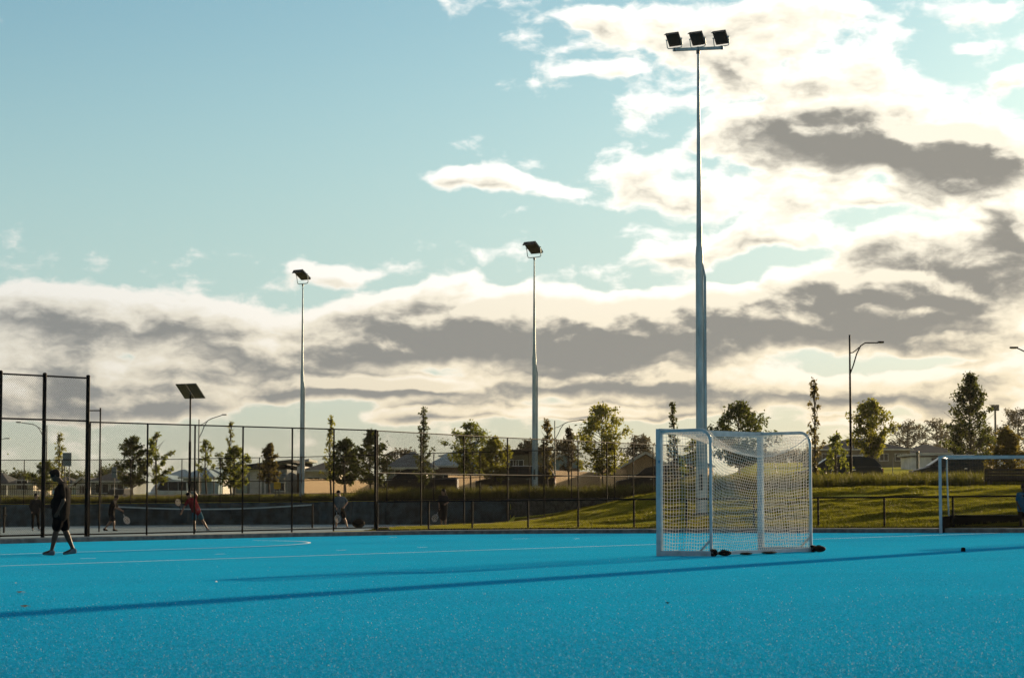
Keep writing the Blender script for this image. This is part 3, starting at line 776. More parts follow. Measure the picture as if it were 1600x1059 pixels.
def flood_pole(label, px, ybase, ytop, yhinge, Y, r0, heads, yaw, hw, hh, tilt, loc=None, H=None, hinge=None):
    if loc is None:
        base = at(px, ybase, Y); base.z = min(base.z, gz(base.x, base.y)) if False else base.z
        H = at(px, ytop, Y).z - base.z; hinge = at(px, yhinge, Y).z - base.z
    else: base = Vector(loc)
    t = thing('floodlight_pole', label, 'floodlight', base, group=None)
    m = MB(); m.tube([(0, 0, -.4), (0, 0, hinge)], [r0, r0 * .80], 12); m.build('lower_mast', M['galv'], t)
    m = MB(); m.tube([(0, 0, hinge - .25), (0, 0, hinge), (0, 0, hinge + .3)], [r0 * .84, r0 * .84, r0 * .70], 12); m.build('hinge_collar', M['galv'], t)
    m = MB(); m.tube([(0, 0, hinge), (0, 0, H * .98), (0, 0, H)], [r0 * .66, r0 * .27, r0 * .25], 10); m.build('upper_mast', M['galv'], t)
    # counterweight channel that runs down the sun side of the lower mast
    m = MB(); x = r0 * .92; wz = hinge - .55
    m.box((x + r0 * .22, 0, wz / 2 - .1), (r0 * .5, r0 * .8, wz)); m.add([(x - r0 * .05, -r0 * .4, wz - .1), (x + r0 * .47, -r0 * .4, wz - .1), (x + r0 * .47, r0 * .4, wz - .1), (x - r0 * .05, r0 * .4, wz - .1), (x - r0 * .2, -r0 * .35, wz + .35), (x - r0 * .2, r0 * .35, wz + .35)],
        [(0, 1, 4), (2, 3, 5), (1, 2, 5, 4), (0, 4, 5, 3)])
    ch = m.build('counterweight_channel', M['galv'], t)
    MB().box((x + r0 * .49, 0, wz / 2 + .2), (r0 * .06, r0 * .3, wz * .92)).build('slot_cover', M['galvdark'], ch)
    m = MB(); m.tube([(0, 0, H - .03), (0, 0, H + .08)], r0 * .42, 10); m.build('spigot', M['galvdark'], t)
    rm = Matrix.Rotation(yaw, 3, 'Z')
    if heads == 1: flood_head(t, (0, 0, H + .09), yaw, hw, hh, tilt)
    else:
        half = hw * 1.62
        MB().beam(rm @ Vector((-half * 1.08, 0, 0)) + Vector((0, 0, H + .13)), rm @ Vector((half * 1.08, 0, 0)) + Vector((0, 0, H + .13)), .09, .09).build('crossarm', M['galv'], t)
        for k in (-1, 0, 1):
            p = rm @ Vector((k * half, 0, 0)) + Vector((0, 0, H + .18)); flood_head(t, p, yaw - R(24), hw, hh, tilt)
            MB().tube([p - Vector((0, 0, .10)), p + Vector((0, 0, .012))], .05, 8).build('clamp', M['galvdark'], t)
    MB().box((0, 0, .02), (r0 * 3.2, r0 * 3.2, .05)).build('base_plate', M['galvdark'], t)
    m = MB(); m.box((0, -r0 * .97, 1.0), (r0 * .7, .02, .5)); m.build('access_hatch', M['galvdark'], t)
    return t


flood_pole('tall galvanised mast with three floodlights on the grass bank behind the goal', 1095, 803, 83, 400, 72.0, .145, 3, R(-12), .46, .45, R(34))
flood_pole('galvanised single floodlight mast beyond the bank side fence', 835, 772, 405, 562, 116.5, .125, 1, R(-40), .74, .80, R(52))
flood_pole('galvanised single floodlight mast behind the tennis net', 471, 776, 446, 588, 127.0, .115, 1, R(-40), .70, .80, R(56))
pa, pb = gp(0, 961), gp(1440, 865); pd = (pb - pa).normalized(); q = pa + pd * ((61.5 - pa.y) / pd.y); q.z = gz(q.x, q.y + 1) if terrain(q.x, q.y) > 0 else SLOPE * q.x
flood_pole('second floodlight mast with a stout base past the end of the hockey goal', 0, 0, 0, 0, 0, .34, 3, R(25), .52, .50, R(30), loc=(q.x, q.y, q.z), H=15.0, hinge=10.8)


def street_lamp(label, px, ybase, ytop, Y, reach_px, drop, r=.07, material=None, side=1, rise=0.0):
    base = at(px, ybase, Y); X = base.x; H = at(px, ytop, Y).z - base.z; t = thing('street_lamp', label, 'street lamp', base); mt = material or M['black']
    m = MB(); m.tube([(0, 0, -.3), (0, 0, H * .3), (0, 0, H)], [r, r * .8, r * .55], 10); m.build('pole', mt, t)
    Rr = reach_px * Y / F * side; z = H - drop
    m = MB(); m.tube([(0, 0, z - 1.15), (Rr * .10, 0, z - .75), (Rr * .2, 0, z - .25), (Rr * .32, 0, z + .12), (Rr * .46, 0, z + .26), (Rr * .84, 0, z + .26 + rise)], r * .42, 8); m.build('arm', mt, t)
    m = MB(); m.tube([(0, 0, z - .2), (Rr * .1, 0, z - .17), (Rr * .2, 0, z - .05), (Rr * .28, 0, z + .06)], r * .34, 6); m.build('brace', mt, t)
    m = MB(); m.box((Rr * .92, 0, z + .29 + rise), (abs(Rr) * .17, .22, .07)); lum = m.build('luminaire', mt, t)
    MB().box((Rr * .92, 0, z + .25 + rise), (abs(Rr) * .12, .16, .02)).build('diffuser', M['lens'], lum)
    MB().tube([(0, 0, 0), (0, 0, .03)], r * 2.2, 10).build('base_flange', mt, t)
    return t


street_lamp('black street lamp with a level arm beside the rounded green tree', 1330, 768, 523, 103, 53, .62)
street_lamp('grey curved arm street lamp behind the large full street tree', 867, 760, 657, 182, 46, .35, material=M['galvdark'], rise=.12)
street_lamp('grey curved arm street lamp beside the solar panel pole', 310, 768, 655, 165, 43, .2, material=M['galvdark'], rise=.25)
street_lamp('grey street lamp seen through the backstop with its arm over the spear fence', 72, 770, 664, 165, 48, .2, material=M['galvdark'], side=-1, rise=.12)
street_lamp('street lamp past the edge of the car park reaching back over the gum trees', 1652, 762, 560, 103, 70, .15, side=-1, rise=.35)
street_lamp('distant street lamp past the end of the spear fence', -34, 772, 690, 210, 48, .1, material=M['galvdark'], side=1, rise=.12)

# solar panel light
b = at(296, 778, 129); H = at(296, 617, 129).z - b.z
t = thing('solar_panel_pole', 'dark pole topped with a tilted twin solar panel', 'solar panel', b)
MB().tube([(0, 0, -.3), (0, 0, H * .55)], .075, 10).build('lower_pole', M['black'], t)
MB().tube([(0, 0, H * .55), (0, 0, H)], .05, 10).build('upper_pole', M['black'], t)
pm = Matrix.Rotation(R(150), 3, 'Z') @ Matrix.Rotation(R(42), 3, 'X')
M['solar'] = mat('solar_cells', (.045, .07, .095), .35, var=.12, scale=6)
for s in (-1, 1):
    pn = MB().box(Vector((0, 0, H + .22)) + pm @ Vector((s * .37, 0, 0)), (.70, 1.15, .05), M=pm).build('solar_panel', M['galvdark'], t)
    MB().box(Vector((0, 0, H + .22)) + pm @ Vector((s * .37, 0, -.028)), (.66, 1.1, .012), M=pm).build('panel_backing', M['solar'], pn)
MB().beam((0, 0, H - .1), Vector((0, 0, H + .2)), .08, .08).build('bracket', M['galvdark'], t)
# slim post with a short arm behind the backstop
b = at(155, 800, 100); b.z = CZ + SLOPE * b.x; H = at(155, 637, 100).z - b.z
t = thing('court_post', 'slim black post with a short side arm behind the backstop corner', 'post', b)
MB().tube([(0, 0, 0), (0, 0, H)], .035, 8).build('pole', M['black'], t)
MB().beam((0, 0, H - .12), (-.52, 0, H - .12), .06, .05).build('arm', M['black'], t)

# ---------------------------------------------------------------- goals
def net_panel(V, Fq, b, grid, r, n=3):
    """grid[i][j] of points -> cords along both directions"""
    def cord(pts):
        nonlocal b
        P = np.array(pts); d = np.gradient(P, axis=0); d /= np.linalg.norm(d, axis=1)[:, None] + 1e-9
        u = np.cross(d, np.array([.3, .4, .87])); u /= np.linalg.norm(u, axis=1)[:, None] + 1e-9; w = np.cross(d, u)
        for k in range(n):
            a = 2 * math.pi * k / n; V.append(P + (u * math.cos(a) + w * math.sin(a)) * r)
        m = len(P); i = np.arange(m - 1)
        for k in range(n):
            k2 = (k + 1) % n; Fq.append(np.column_stack([b + k * m + i, b + k * m + i + 1, b + k2 * m + i + 1, b + k2 * m + i]))
        b += n * m
    g = np.array(grid)
    for i in range(g.shape[0]): cord(g[i])
    for j in range(g.shape[1]): cord(g[:, j])
    return b


def football_goal():
    A = gp(1031, 868); B = gp(1189, 861.5); w = (B - A); w.z = 0; W = w.length; w /= W; d = Vector((w.y, -w.x, 0)); D = 1.12; H = 2.27
    def P(s, k, h):
        q = A + w * s + d * k; return Vector((q.x, q.y, SLOPE * q.x + h))
    t = thing('portable_goal', 'white portable goal with a loose white net on the blue pitch', 'goal', P(0, 0, 0)); org = P(0, 0, 0)
    mm = Matrix((w, -d, Vector((0, 0, 1)))).transposed()
    for s in (0, W): 
        po = MB().box(P(s, 0, H / 2), (.075, .10, H), M=mm).build('post', M['white'], t, org)
        if s == 0:
            MB().box(P(s, 0, 1.68) - d * .0 + Vector((0, -.056, 0)), (.05, .02, .05), M=mm).build('sticker', mat('blue_sticker', (.02, .16, .32), .4, var=0), po, org)
    MB().box((P(0, 0, H - .05) + P(W, 0, H - .05)) / 2, (W - .08, .09, .096), M=mm).build('crossbar', M['white'], t, org)
    for s in (0, W):
        c = .22; pts = [P(s, .04, H - .04)] + [P(s, D - c + c * math.sin(a), H - .04 - c + c * math.cos(a)) for a in np.linspace(0, math.pi / 2, 7)] + [P(s, D, .06)]
        MB().tube(pts, .028, 10).build('side_frame', M['white'], t, org)
        MB().beam(P(s, 0, .05), P(s, D + .02, .05), .08, .09).build('ground_beam', M['white'], t, org)
        MB().tube([P(s, D, .30), P(s, D - .22, .1)], .024, 8).build('corner_brace', M['white'], t, org)
        for k in (D + .05,):
            wh = MB(); c = P(s, k, .066); wh.tube([c - w * .035, c + w * .035], .065, 14); wl = wh.build('wheel', M['rubber'], t, org)
            MB().tube([c - w * .045, c + w * .045], .02, 8).build('hub', M['galvdark'], wl, org)
    MB().beam(P(0, D, .05), P(W, D, .05), .06, .06).build('rear_ground_bar', M['white'], t, org)
    V, Fq, b = [], [], 0; sp = .062
    def sag(s): return .44 * math.sin(math.pi * min(1, max(0, s / W))) ** .8
    ns = int(W / sp); nh = int((H - .1) / sp); nd = int(D / sp)
    S = np.linspace(0, W, ns + 1); Hh = np.linspace(0, 1, nh + 1)
    jit = lambda a: a * RNG.normal()
    back = [[P(s, D - .02 - .30 * math.sin(math.pi * s / W) * (1 - abs(2 * h - 1.15)) * .9 + .015 * math.sin(9 * h + 4 * s) + jit(.003), max(.02, .06 + h * (H - .12 - sag(s)) + .02 * math.sin(5 * s + 3 * h))) for h in Hh] for s in S]
    b = net_panel(V, Fq, b, back, .0036)
    roof = [[P(s, k * D * (1 - .27 * math.sin(math.pi * s / W) * .2) - .02, H - .07 - (sag(s)) * k ** 1.3 - .10 * math.sin(math.pi * k) * math.sin(math.pi * s / W)) for k in np.linspace(.02, 1, nd + 1)] for s in S]
    b = net_panel(V, Fq, b, roof, .0036)
    for s in (0, W):
        sg = 1 if s == 0 else -1
        side = [[P(s + sg * .07 * math.sin(math.pi * k) * math.sin(math.pi * h), k * D, max(.03, .06 + h * (H - .14) - (.05 * math.sin(math.pi * k)) * h + (.012 * math.sin(14 * k + 5 * h)))) for h in Hh] for k in np.linspace(.03, .985, nd + 1)]
        b = net_panel(V, Fq, b, side, .0036)
    raw('net', np.vstack(V) - np.array(org), np.vstack(Fq), M['cord'], t)
    # rope along the sagging top edge
    MB().tube([P(s, D - .01, H - .07 - sag(s)) for s in np.linspace(0, W, 24)], .006, 5).build('edge_rope', M['cord'], t, org)
    return P, W, D


P, W, D = football_goal()
def sandbag(name, label, c, L, rz, h=.055):
    m = MB(); c = Vector(c)
    t = thing(name, label, 'sandbag', (c.x, c.y, SLOPE * c.x), rz)
    m.sphere((0, 0, h + .004), (L / 2, .10, h), 14, 8); m.build('bag', M['rubber'], t)
    MB().tube([(-L * .3, .02, h * 1.5), (-L * .12, .05, h * 2.1), (L * .1, .04, h * 2.1), (L * .26, 0, h * 1.6)], .010, 6).build('handle', M['rubber'], t)
q = P(.25, D + .12, 0); sandbag('sandbag', 'black sandbag at the near back corner of the portable goal', q, .26, .6, .05)
q = P(1.0, D + .05, 0); sandbag('sandbag', 'flat black sandbag on the middle of the goal ground bar, closer to the near corner', q, .34, .9, .022)
q = P(1.75, D + .05, 0); sandbag('sandbag', 'long flat black sandbag on the middle of the goal ground bar', q, .46, .9, .022)
q = P(W - .05, D + .22, 0); sandbag('sandbag', 'black sandbag behind the rounded far corner of the portable goal', q, .24, .2, .06)


def hockey_goal():
    A = gp(1470, 832.4); H = 2.12; W = 3.74; Dt = .95; Dd = 1.25; sh = .42
    def P(s, k, h): x = A.x + s + k * .36; return Vector((x, A.y + k, SLOPE * x + h))
    org = P(0, 0, 0); t = thing('hockey_goal', 'white framed hockey goal with black backboard at the pitch edge', 'goal', org)
    for s in (0, W): MB().box(P(s, 0, H / 2), (.075, .06, H)).build('post', M['white'], t, org)
    MB().box(P(W / 2, 0, H - .03), (W - .08, .055, .065)).build('crossbar', M['white'], t, org)
    for s in (.03, W - .03):
        MB().tube([P(s, .03, H - .04), P(s, Dt, H - .06), P(s, Dt, H * .75), P(s, Dd - .1, .46)], .022, 8).build('rear_stay', M['white'], t, org)
        MB().beam(P(s, .05, .23), P(s, Dd, .23), .03, .46).build('side_board', M['board'], t, org)
    MB().tube([P(.03, Dt, H - .06), P(W - .03, Dt, H - .06)], .018, 8).build('rear_top_bar', M['white'], t, org)
    MB().box(P(W / 2, Dd, .23), (W - .0, .035, .46)).build('backboard', M['board'], t, org)
    MB().box(P(W / 2, Dd - .022, .468), (W - .02, .05, .014)).build('board_cap', M['galvdark'], t, org)
    V, Fq, b = [], [], 0
    g = [[P(s, Dt + .25 * (1 - h), .47 + h * (H - .55)) for h in np.linspace(0, 1, 22)] for s in np.linspace(.05, W - .05, 48)]
    b = net_panel(V, Fq, b, g, .0016)
    raw('net', np.vstack(V) - np.array(org), np.vstack(Fq), M['darknet'], t)
hockey_goal()
# small black block lying on the pitch
p = gp(1505, 861.3)
t = thing('pitch_marker', 'small square black marker block lying on the blue pitch', 'marker', p)
MB().prism([(-.036, 0), (.036, 0), (.033, .066), (.024, .072), (-.024, .072), (-.033, .066)], -.036, .036).build('block', M['rubber'], t)
MB().prism([(-.012, .071), (.012, .071), (.012, .078), (-.012, .078)], -.028, .028).build('grip_ridge', M['rubber'], t)
# litter and leaves on the turf
M['deadleaf'] = mat('dead_leaf', (.16, .09, .03), .8, var=.2); M['litter'] = mat('paper_litter', (.6, .62, .6), .7, var=.05)
for i, (px, py, L, mt, lab) in enumerate(((33, 926.5, .10, 'deadleaf', 'brown dead leaf on the turf above another leaf'), (40, 948.5, .11, 'deadleaf', 'brown dead leaf beside the long pole shadow'),
                                         (338, 910, .06, 'litter', 'white scrap at the tip of the goal shadow'), (25, 912, .05, 'litter', 'white scrap near the brown leaves'), (1042, 944, .05, 'rubber', 'dark speck of rubber on the open turf'))):
    p = gp(px, py); m = MB(); n = 6
    top = [(math.cos(a) * L * .5 * (1.25 if k % 3 == 0 else .8), math.sin(a) * L * .28, .006 + .012 * (k % 2)) for k, a in enumerate(np.linspace(0, 2 * math.pi, n, endpoint=False))]
    m.add(top + [(0, 0, .022)], [(k, (k + 1) % n, n) for k in range(n)]); m.add([(x, y, .004) for x, y, z in top], [tuple(range(n))])
    o = m.build('fallen_leaf' if mt == 'deadleaf' else 'litter_scrap', M[mt], None); o.location = p + Vector((0, 0, .004)); o.rotation_euler = (0, 0, i * .7); tag(o, lab, 'leaf' if mt == 'deadleaf' else 'litter')

# low timber bench wall above the bank
a = at(1538, 766, 79.0); a.z = gz(a.x, a.y)
t = thing('timber_bench', 'long dark timber bench above the lawn beside the grasses', 'bench', a)
M['darktimber'] = mat('dark_timber', (.022, .014, .010), .75, var=.3, scale=5, stretch=(.3, 1, 1))
for k in range(4): MB().box((1.7, -.05 + .0 * k, .30 + .112 * k), (3.4, .05, .10)).build('back_slat', M['darktimber'], t)
for k in range(3): MB().box((1.7, -.42 + .13 * k, .34), (3.4, .115, .04)).build('seat_slat', M['darktimber'], t)
for x in (.15, 1.7, 3.25): MB().box((x, -.22, .12), (.08, .42, .38)).build('leg', M['darktimber'], t)

# ---------------------------------------------------------------- tennis net
def net_post(px, y): p = gp(px, y, CZ); return p
a, b = net_post(178, 829), net_post(488, 824.5)
t = thing('tennis_net', 'tennis net with white headband across the sunken court', 'net', a); org = Vector(a)
for p in (a, b):
    po = MB().tube([p, p + Vector((0, 0, 1.07))], .04, 10).build('net_post', M['black'], t, org)
    MB().sphere(p + Vector((0, 0, 1.07)), .045, 8, 5).build('post_cap', M['black'], po, org)
V, Fq, bb = [], [], 0
def top(f): return 1.07 - .155 * math.sin(math.pi * f)
g = [[(a + (b - a) * f) + Vector((0, 0, .03 + h * (top(f) - .05))) for h in np.linspace(0, 1, 15)] for f in np.linspace(0, 1, 150)]
bb = net_panel(V, Fq, bb, g, .0035); raw('mesh', np.vstack(V) - np.array(org), np.vstack(Fq), M['wire'], t)
hb = MB()
for i in range(30):
    f0, f1 = i / 30, (i + 1) / 30; hb.beam(a + (b - a) * f0 + Vector((0, 0, top(f0))), a + (b - a) * f1 + Vector((0, 0, top(f1))), .02, .06)
hb.build('headband', mat('headband', (.34, .42, .44), .7, var=.1), t, org)
# another net post close behind the backstop
p = gp(6, 832, CZ); t = thing('net_post', 'lone black net post behind the backstop mesh', 'post', p)
MB().tube([(0, 0, 0), (0, 0, 1.07)], .045, 10).build('pole', M['black'], t); MB().tube([(0, 0, 1.05), (0, 0, 1.1)], .055, 10).build('cap', M['black'], t)
MB().tube([(.05, 0, .75), (.11, 0, .75)], .03, 8).build('winder', M['black'], t)
# dark kit bag by the wall
p = gp(560, 824.3, CZ); t = thing('kit_bag', 'round black kit bag lying on the court near the wall', 'bag', p)
MB().sphere((0, 0, .2), (.30, .2, .2), 16, 9).build('bag', M['rubber'], t)
MB().tube([(-.15, 0, .36), (-.07, 0, .41), (.07, 0, .41), (.15, 0, .36)], .015, 6).build('handle', M['rubber'], t)

# ---------------------------------------------------------------- signs
M['signgrey'] = mat('sign_back', (.17, .22, .24), .5, metal=.3, var=.08); M['yellow'] = mat('yellow_sign', (.62, .38, .01), .5, var=.05); M['ink'] = mat('sign_ink', (.06, .045, .01), .6, var=0)
def sign(label, px, y0, y1, wpx, Y, ybase, material, posts=1, diamond=False, ink=False):
    base = at(px, ybase, Y); z1, z0 = at(px, y0, Y).z - base.z, at(px, y1, Y).z - base.z; w = wpx * Y / F
    t = thing('road_sign', label, 'sign', base)
    for k in range(posts): MB().tube([((k - (posts - 1) / 2) * w * .5, .03, -.2), ((k - (posts - 1) / 2) * w * .5, .03, z1 - .03)], .03, 8).build('post', M['galvdark'], t)
    if diamond:
        c = (z0 + z1) / 2; h = (z1 - z0) / 2; pl = MB().prism([(-h, c), (0, c - h), (h, c), (0, c + h)], -.012, .012).build('plate', material, t)
    else: pl = MB().prism([(-w / 2 + .03, z0), (w / 2 - .03, z0), (w / 2, z0 + .03), (w / 2, z1 - .03), (w / 2 - .03, z1), (-w / 2 + .03, z1), (-w / 2, z1 - .03), (-w / 2, z0 + .03)], -.012, .012).build('plate', material, t)
    if ink:
        for k, f in enumerate((.30, .50, .72)):
            for j in range(5):
                MB().box((-w * .36 + j * w * .18, -.016, z0 + (z1 - z0) * f), (w * .12, .006, (z1 - z0) * .08)).build('ink_mark', M['ink'], pl)
    else:
        MB().box((0, -.018, (z0 + z1) / 2), (w * .8, .012, .04)).build('stiffener', M['galvdark'], pl)
    return t
sign('square grey sign back on two posts beside the slim columnar tree', 104, 707, 728, 14, 134, 779, M['signgrey'], 2)
sign('small upright grey sign back above the tail lights', 178, 729, 746, 8, 133, 779, M['signgrey'])
sign('yellow notice board with dark lettering in the grasses', 433, 753, 763.5, 10.5, 131, 777, M['yellow'], 2, ink=True)
sign('grey diamond road sign back behind the yellow notice', 444, 737.5, 747, 9, 160, 772, M['signgrey'], 1, True)
# ---------------------------------------------------------------- houses
def house(name, label, pl, pr, ybase, yeave, yridge, Y, depth, wallc, roofc, roof='hip', windows=(), door=None, garage=None, over=.45, chimney=None, upper=None):
    """pl, pr: picture columns of the wall ends; windows: (centre fraction, width, sill, height) in metres"""
    xl, xr = (pl - CX) / F * Y, (pr - CX) / F * Y; W = xr - xl; c = at((pl + pr) / 2, ybase, Y); base = c.z
    ze = at((pl + pr) / 2, yeave, Y).z - base; zr = at((pl + pr) / 2, yridge, Y + (depth / 2 if roof != 'gable' else 0)).z - base
    t = thing(name, label, 'house', (c.x, Y, base))
    wl = MB(); wl.box((0, depth / 2, ze / 2 - 1.0), (W, depth, ze + 2.0)); 
    wm, rm = HM[wallc], HM[roofc]
    o = over; x0, x1, y0, y1 = -W / 2 - o, W / 2 + o, -o, depth + o; r = MB()
    if roof == 'hip':
        k = min(depth / 2 + o, (W / 2 + o) * .92)
        a = [(x0, y0, ze), (x1, y0, ze), (x1, y1, ze), (x0, y1, ze), (x0 + k, depth / 2, zr), (x1 - k, depth / 2, zr)]
        r.add(a, [(0, 1, 5, 4), (1, 2, 5), (2, 3, 4, 5), (3, 0, 4), (3, 2, 1, 0)])
    elif roof == 'gable':   # gable end towards the camera
        r.add([(x0, y0, ze), (0, y0, zr), (x1, y0, ze), (x0, y1, ze), (0, y1, zr), (x1, y1, ze), (x0, y0, ze - .15), (x1, y0, ze - .15), (x0, y1, ze - .15), (x1, y1, ze - .15), (0, y0, zr - .2), (0, y1, zr - .2)],
              [(0, 1, 4, 3), (1, 2, 5, 4), (0, 6, 10, 1), (1, 10, 7, 2), (3, 4, 11, 8), (4, 5, 9, 11), (6, 8, 11, 10), (10, 11, 9, 7), (0, 3, 8, 6), (2, 7, 9, 5)])
        wl.prism([(-W / 2, ze - .02), (W / 2, ze - .02), (0, zr - .25)], .02, depth - .02)
    else:                    # skillion
        r.add([(x0, y0, ze), (x1, y0, zr), (x1, y1, zr), (x0, y1, ze), (x0, y0, ze - .25), (x1, y0, zr - .25), (x1, y1, zr - .25), (x0, y1, ze - .25)], [(0, 1, 2, 3), (4, 7, 6, 5), (0, 4, 5, 1), (1, 5, 6, 2), (2, 6, 7, 3), (3, 7, 4, 0)])
        wl.prism([(-W / 2, ze - .4), (W / 2, ze - .4), (W / 2, zr - .15), (-W / 2, ze - .15)], .0, depth)
    wl.build('wall', wm, t); ro = r.build('roof', rm, t)
    if roof == 'hip': MB().box((0, y0 - .03, ze - .02), (W + 2 * o, .08, .18)).build('gutter', HM['fascia'], ro)
    if roof == 'gable':
        for s in (-1, 1): MB().beam((s * (W / 2 + o), y0 - .03, ze - .05), (0, y0 - .03, zr - .05), .05, .22).build('barge_board', HM['fascia'], ro)
    if chimney: MB().box((chimney * W, depth * .4, zr), (.7, .7, 1.1)).build('chimney', wm, ro)
    for fx, w, sill, h in windows:
        f = MB(); cx = -W / 2 + fx * W
        for dz in (0, h): f.box((cx, -.03, sill + dz), (w + .12, .10, .07))
        for dx in (-w / 2, 0, w / 2): f.box((cx + dx, -.03, sill + h / 2), (.06, .09, h))
        wn = f.build('window', HM['fascia'], t); MB().box((cx, -.012, sill + h / 2), (w, .02, h)).build('pane', M['glass'], wn)
    if door is not None:
        d = MB().box((-W / 2 + door * W, -.03, 1.05), (.95, .07, 2.1)).build('door', HM['darkwood'], t); MB().sphere((-W / 2 + door * W + .35, -.09, 1.0), .05, 6, 4).build('handle', M['chrome'], d)
    if garage:
        cx = -W / 2 + garage[0] * W; g = MB()
        for k in range(4): g.box((cx, -.03 - .004 * (k % 2), .3 + k * .58), (garage[1], .06, .56))
        g.build('garage_door', HM[garage[2]], t)
    if upper:
        u0, u1, uh = upper; MB().box((-W / 2 + (u0 + u1) / 2 * W, -.5, ze - .3), ((u1 - u0) * W, 1.4, .22)).build('porch_roof', rm, t)
        for u in (u0 + .02, u1 - .02): MB().box((-W / 2 + u * W, -1.0, (ze - .4) / 2), (.2, .2, ze - .4)).build('porch_post', wm, t)
    return t


HM = {n: mat('house_' + n, c, .9, var=.14, scale=.8, bump=.2, bscale=6, spec=.08) for n, c in {
    'cream': (0.561, 0.511, 0.412), 'white': (0.620, 0.620, 0.620), 'blue': (0.214, 0.314, 0.363), 'grey': (0.165, 0.190, 0.198), 'brick': (0.198, 0.148, 0.116), 'tan': (0.363, 0.264, 0.165),
    'roofdark': (0.036, 0.043, 0.049), 'roofgrey': (0.099, 0.116, 0.124), 'roofblue': (0.165, 0.247, 0.297), 'rooflight': (0.363, 0.380, 0.380), 'roofbrown': (0.074, 0.059, 0.049),
    'fascia': (0.495, 0.511, 0.495), 'darkwood': (0.066, 0.046, 0.033), 'olive': (0.124, 0.119, 0.083)}.items()}
S = lambda *a: a
house('house', 'cream cottage with a dark hip roof behind the spear fence', 12, 52, 772, 756, 744, 250, 10, 'cream', 'roofdark', windows=(S(.55, 1.2, .5, 1.0),))
house('house', 'long low dark roofed house on the skyline past the spear fence', -40, 10, 772, 756, 738, 262, 10, 'grey', 'roofdark', windows=(S(.4, 1.4, .4, .9),))
house('house', 'small white gabled house beside the backstop post', 118, 138, 774, 757, 745, 255, 9, 'white', 'roofdark', 'gable', windows=(S(.5, .6, .2, .9),))
house('house', 'wide dark blue roofed house behind the spear fence', 52, 120, 774, 760, 744, 270, 12, 'blue', 'roofdark', windows=(S(.3, 1.4, .3, .8), S(.75, 1.4, .3, .8)))
house('house', 'dark hip roofed house between the court post and the street tree pair', 142, 200, 776, 752, 735, 245, 12, 'grey', 'roofdark', windows=(S(.3, 1.4, .4, 1.0), S(.7, 1.4, .4, 1.0)))
house('house', 'brown brick house with a pale gable edge behind the white van', 246, 262, 772, 749, 741, 225, 9, 'brick', 'roofblue', 'gable')
house('house', 'low house with a blue grey roof behind the white van', 250, 300, 772, 748, 733, 235, 11, 'tan', 'roofblue', windows=(S(.4, 1.5, .3, 1.0),))
house('house', 'house with a steep pale blue roof behind the solar panel pole', 286, 330, 772, 746, 730, 222, 10, 'blue', 'roofblue', windows=(S(.4, 1.4, .3, 1.0),))
house('house', 'pale gabled wing house beside the thin sparse young tree', 314, 348, 772, 744, 732, 230, 9, 'white', 'roofblue', 'gable', windows=(S(.5, .9, .3, .9),))
house('house', 'dark grey townhouse behind the wispy leader tree', 344, 388, 772, 731, 724, 240, 10, 'blue', 'roofdark', windows=(S(.3, 1.1, 1.0, 1.0), S(.7, 1.1, 1.0, 1.0)))
house('house', 'two storey house with a skillion roof behind the russet tree', 386, 448, 772, 726, 719, 215, 10, 'grey', 'roofdark', 'skillion', windows=(S(.25, 1.1, 1.5, .8), S(.55, 1.3, 1.5, .8), S(.82, 1.0, .3, .8)), garage=(.25, 1.7, 'white'), upper=(.05, .45, 0))
house('house', 'white rendered box house with a pale flat roof beside the russet tree', 436, 476, 772, 722, 718, 228, 9, 'white', 'rooflight', 'skillion', windows=(S(.4, 1.2, 1.6, .7),), door=.75)
house('house', 'dark roofed house with a pale gutter behind the floodlight mast', 476, 530, 772, 735, 722, 218, 10, 'cream', 'roofdark', windows=(S(.25, 1.2, .6, 1.0), S(.7, 1.2, .6, 1.0)))
house('house', 'grey hip roofed house behind the dark pickup', 604, 676, 770, 731, 706, 208, 12, 'grey', 'roofgrey', windows=(S(.3, 1.0, 1.0, 1.1), S(.55, .8, 1.0, 1.1)), over=.5)
house('house', 'large dark roofed house with a sunlit metal roof slope behind the pickup', 672, 724, 770, 728, 709, 215, 12, 'brick', 'roofblue', windows=(S(.4, 1.6, .8, .9), S(.8, .8, .8, .9)))
house('house', 'two storey blue grey house behind the airy green tree', 692, 770, 770, 712, 699, 236, 11, 'blue', 'roofblue', windows=(S(.5, 1.2, 1.6, .9), S(.8, 1.2, 1.6, .9)), chimney=.12)
house('house', 'brown two storey house with a tall window behind the brown wagon', 783, 858, 770, 704, 699, 225, 10, 'olive', 'roofbrown', 'skillion', windows=(S(.18, 1.2, 2.2, 1.0), S(.36, 1.0, 2.0, 1.2), S(.75, 1.2, 1.6, .9)))
house('house', 'pale blue gabled house with a roller garage door', 862, 904, 772, 722, 705, 205, 10, 'blue', 'rooflight', 'gable', garage=(.62, 1.6, 'brick'), over=.3)
house('house', 'brown gable roofed house behind the parked car near the goal post', 972, 1046, 770, 731, 706, 196, 11, 'tan', 'roofbrown', 'gable', windows=(S(.3, 1.3, .6, .9),), over=.4)
house('house', 'low dark roofed house glimpsed through the near side net', 1046, 1110, 770, 728, 710, 215, 10, 'grey', 'roofgrey', windows=(S(.5, 1.3, .6, .9),))
house('pavilion', 'long olive pavilion with a dark hip roof beyond the hatchback', 1276, 1422, 724, 702, 684, 330, 16, 'olive', 'roofdark', windows=(S(.12, 1.6, .4, 1.0), S(.55, 1.6, .4, 1.0), S(.72, 1.2, .4, 1.0), S(.9, 1.6, .4, 1.0)))
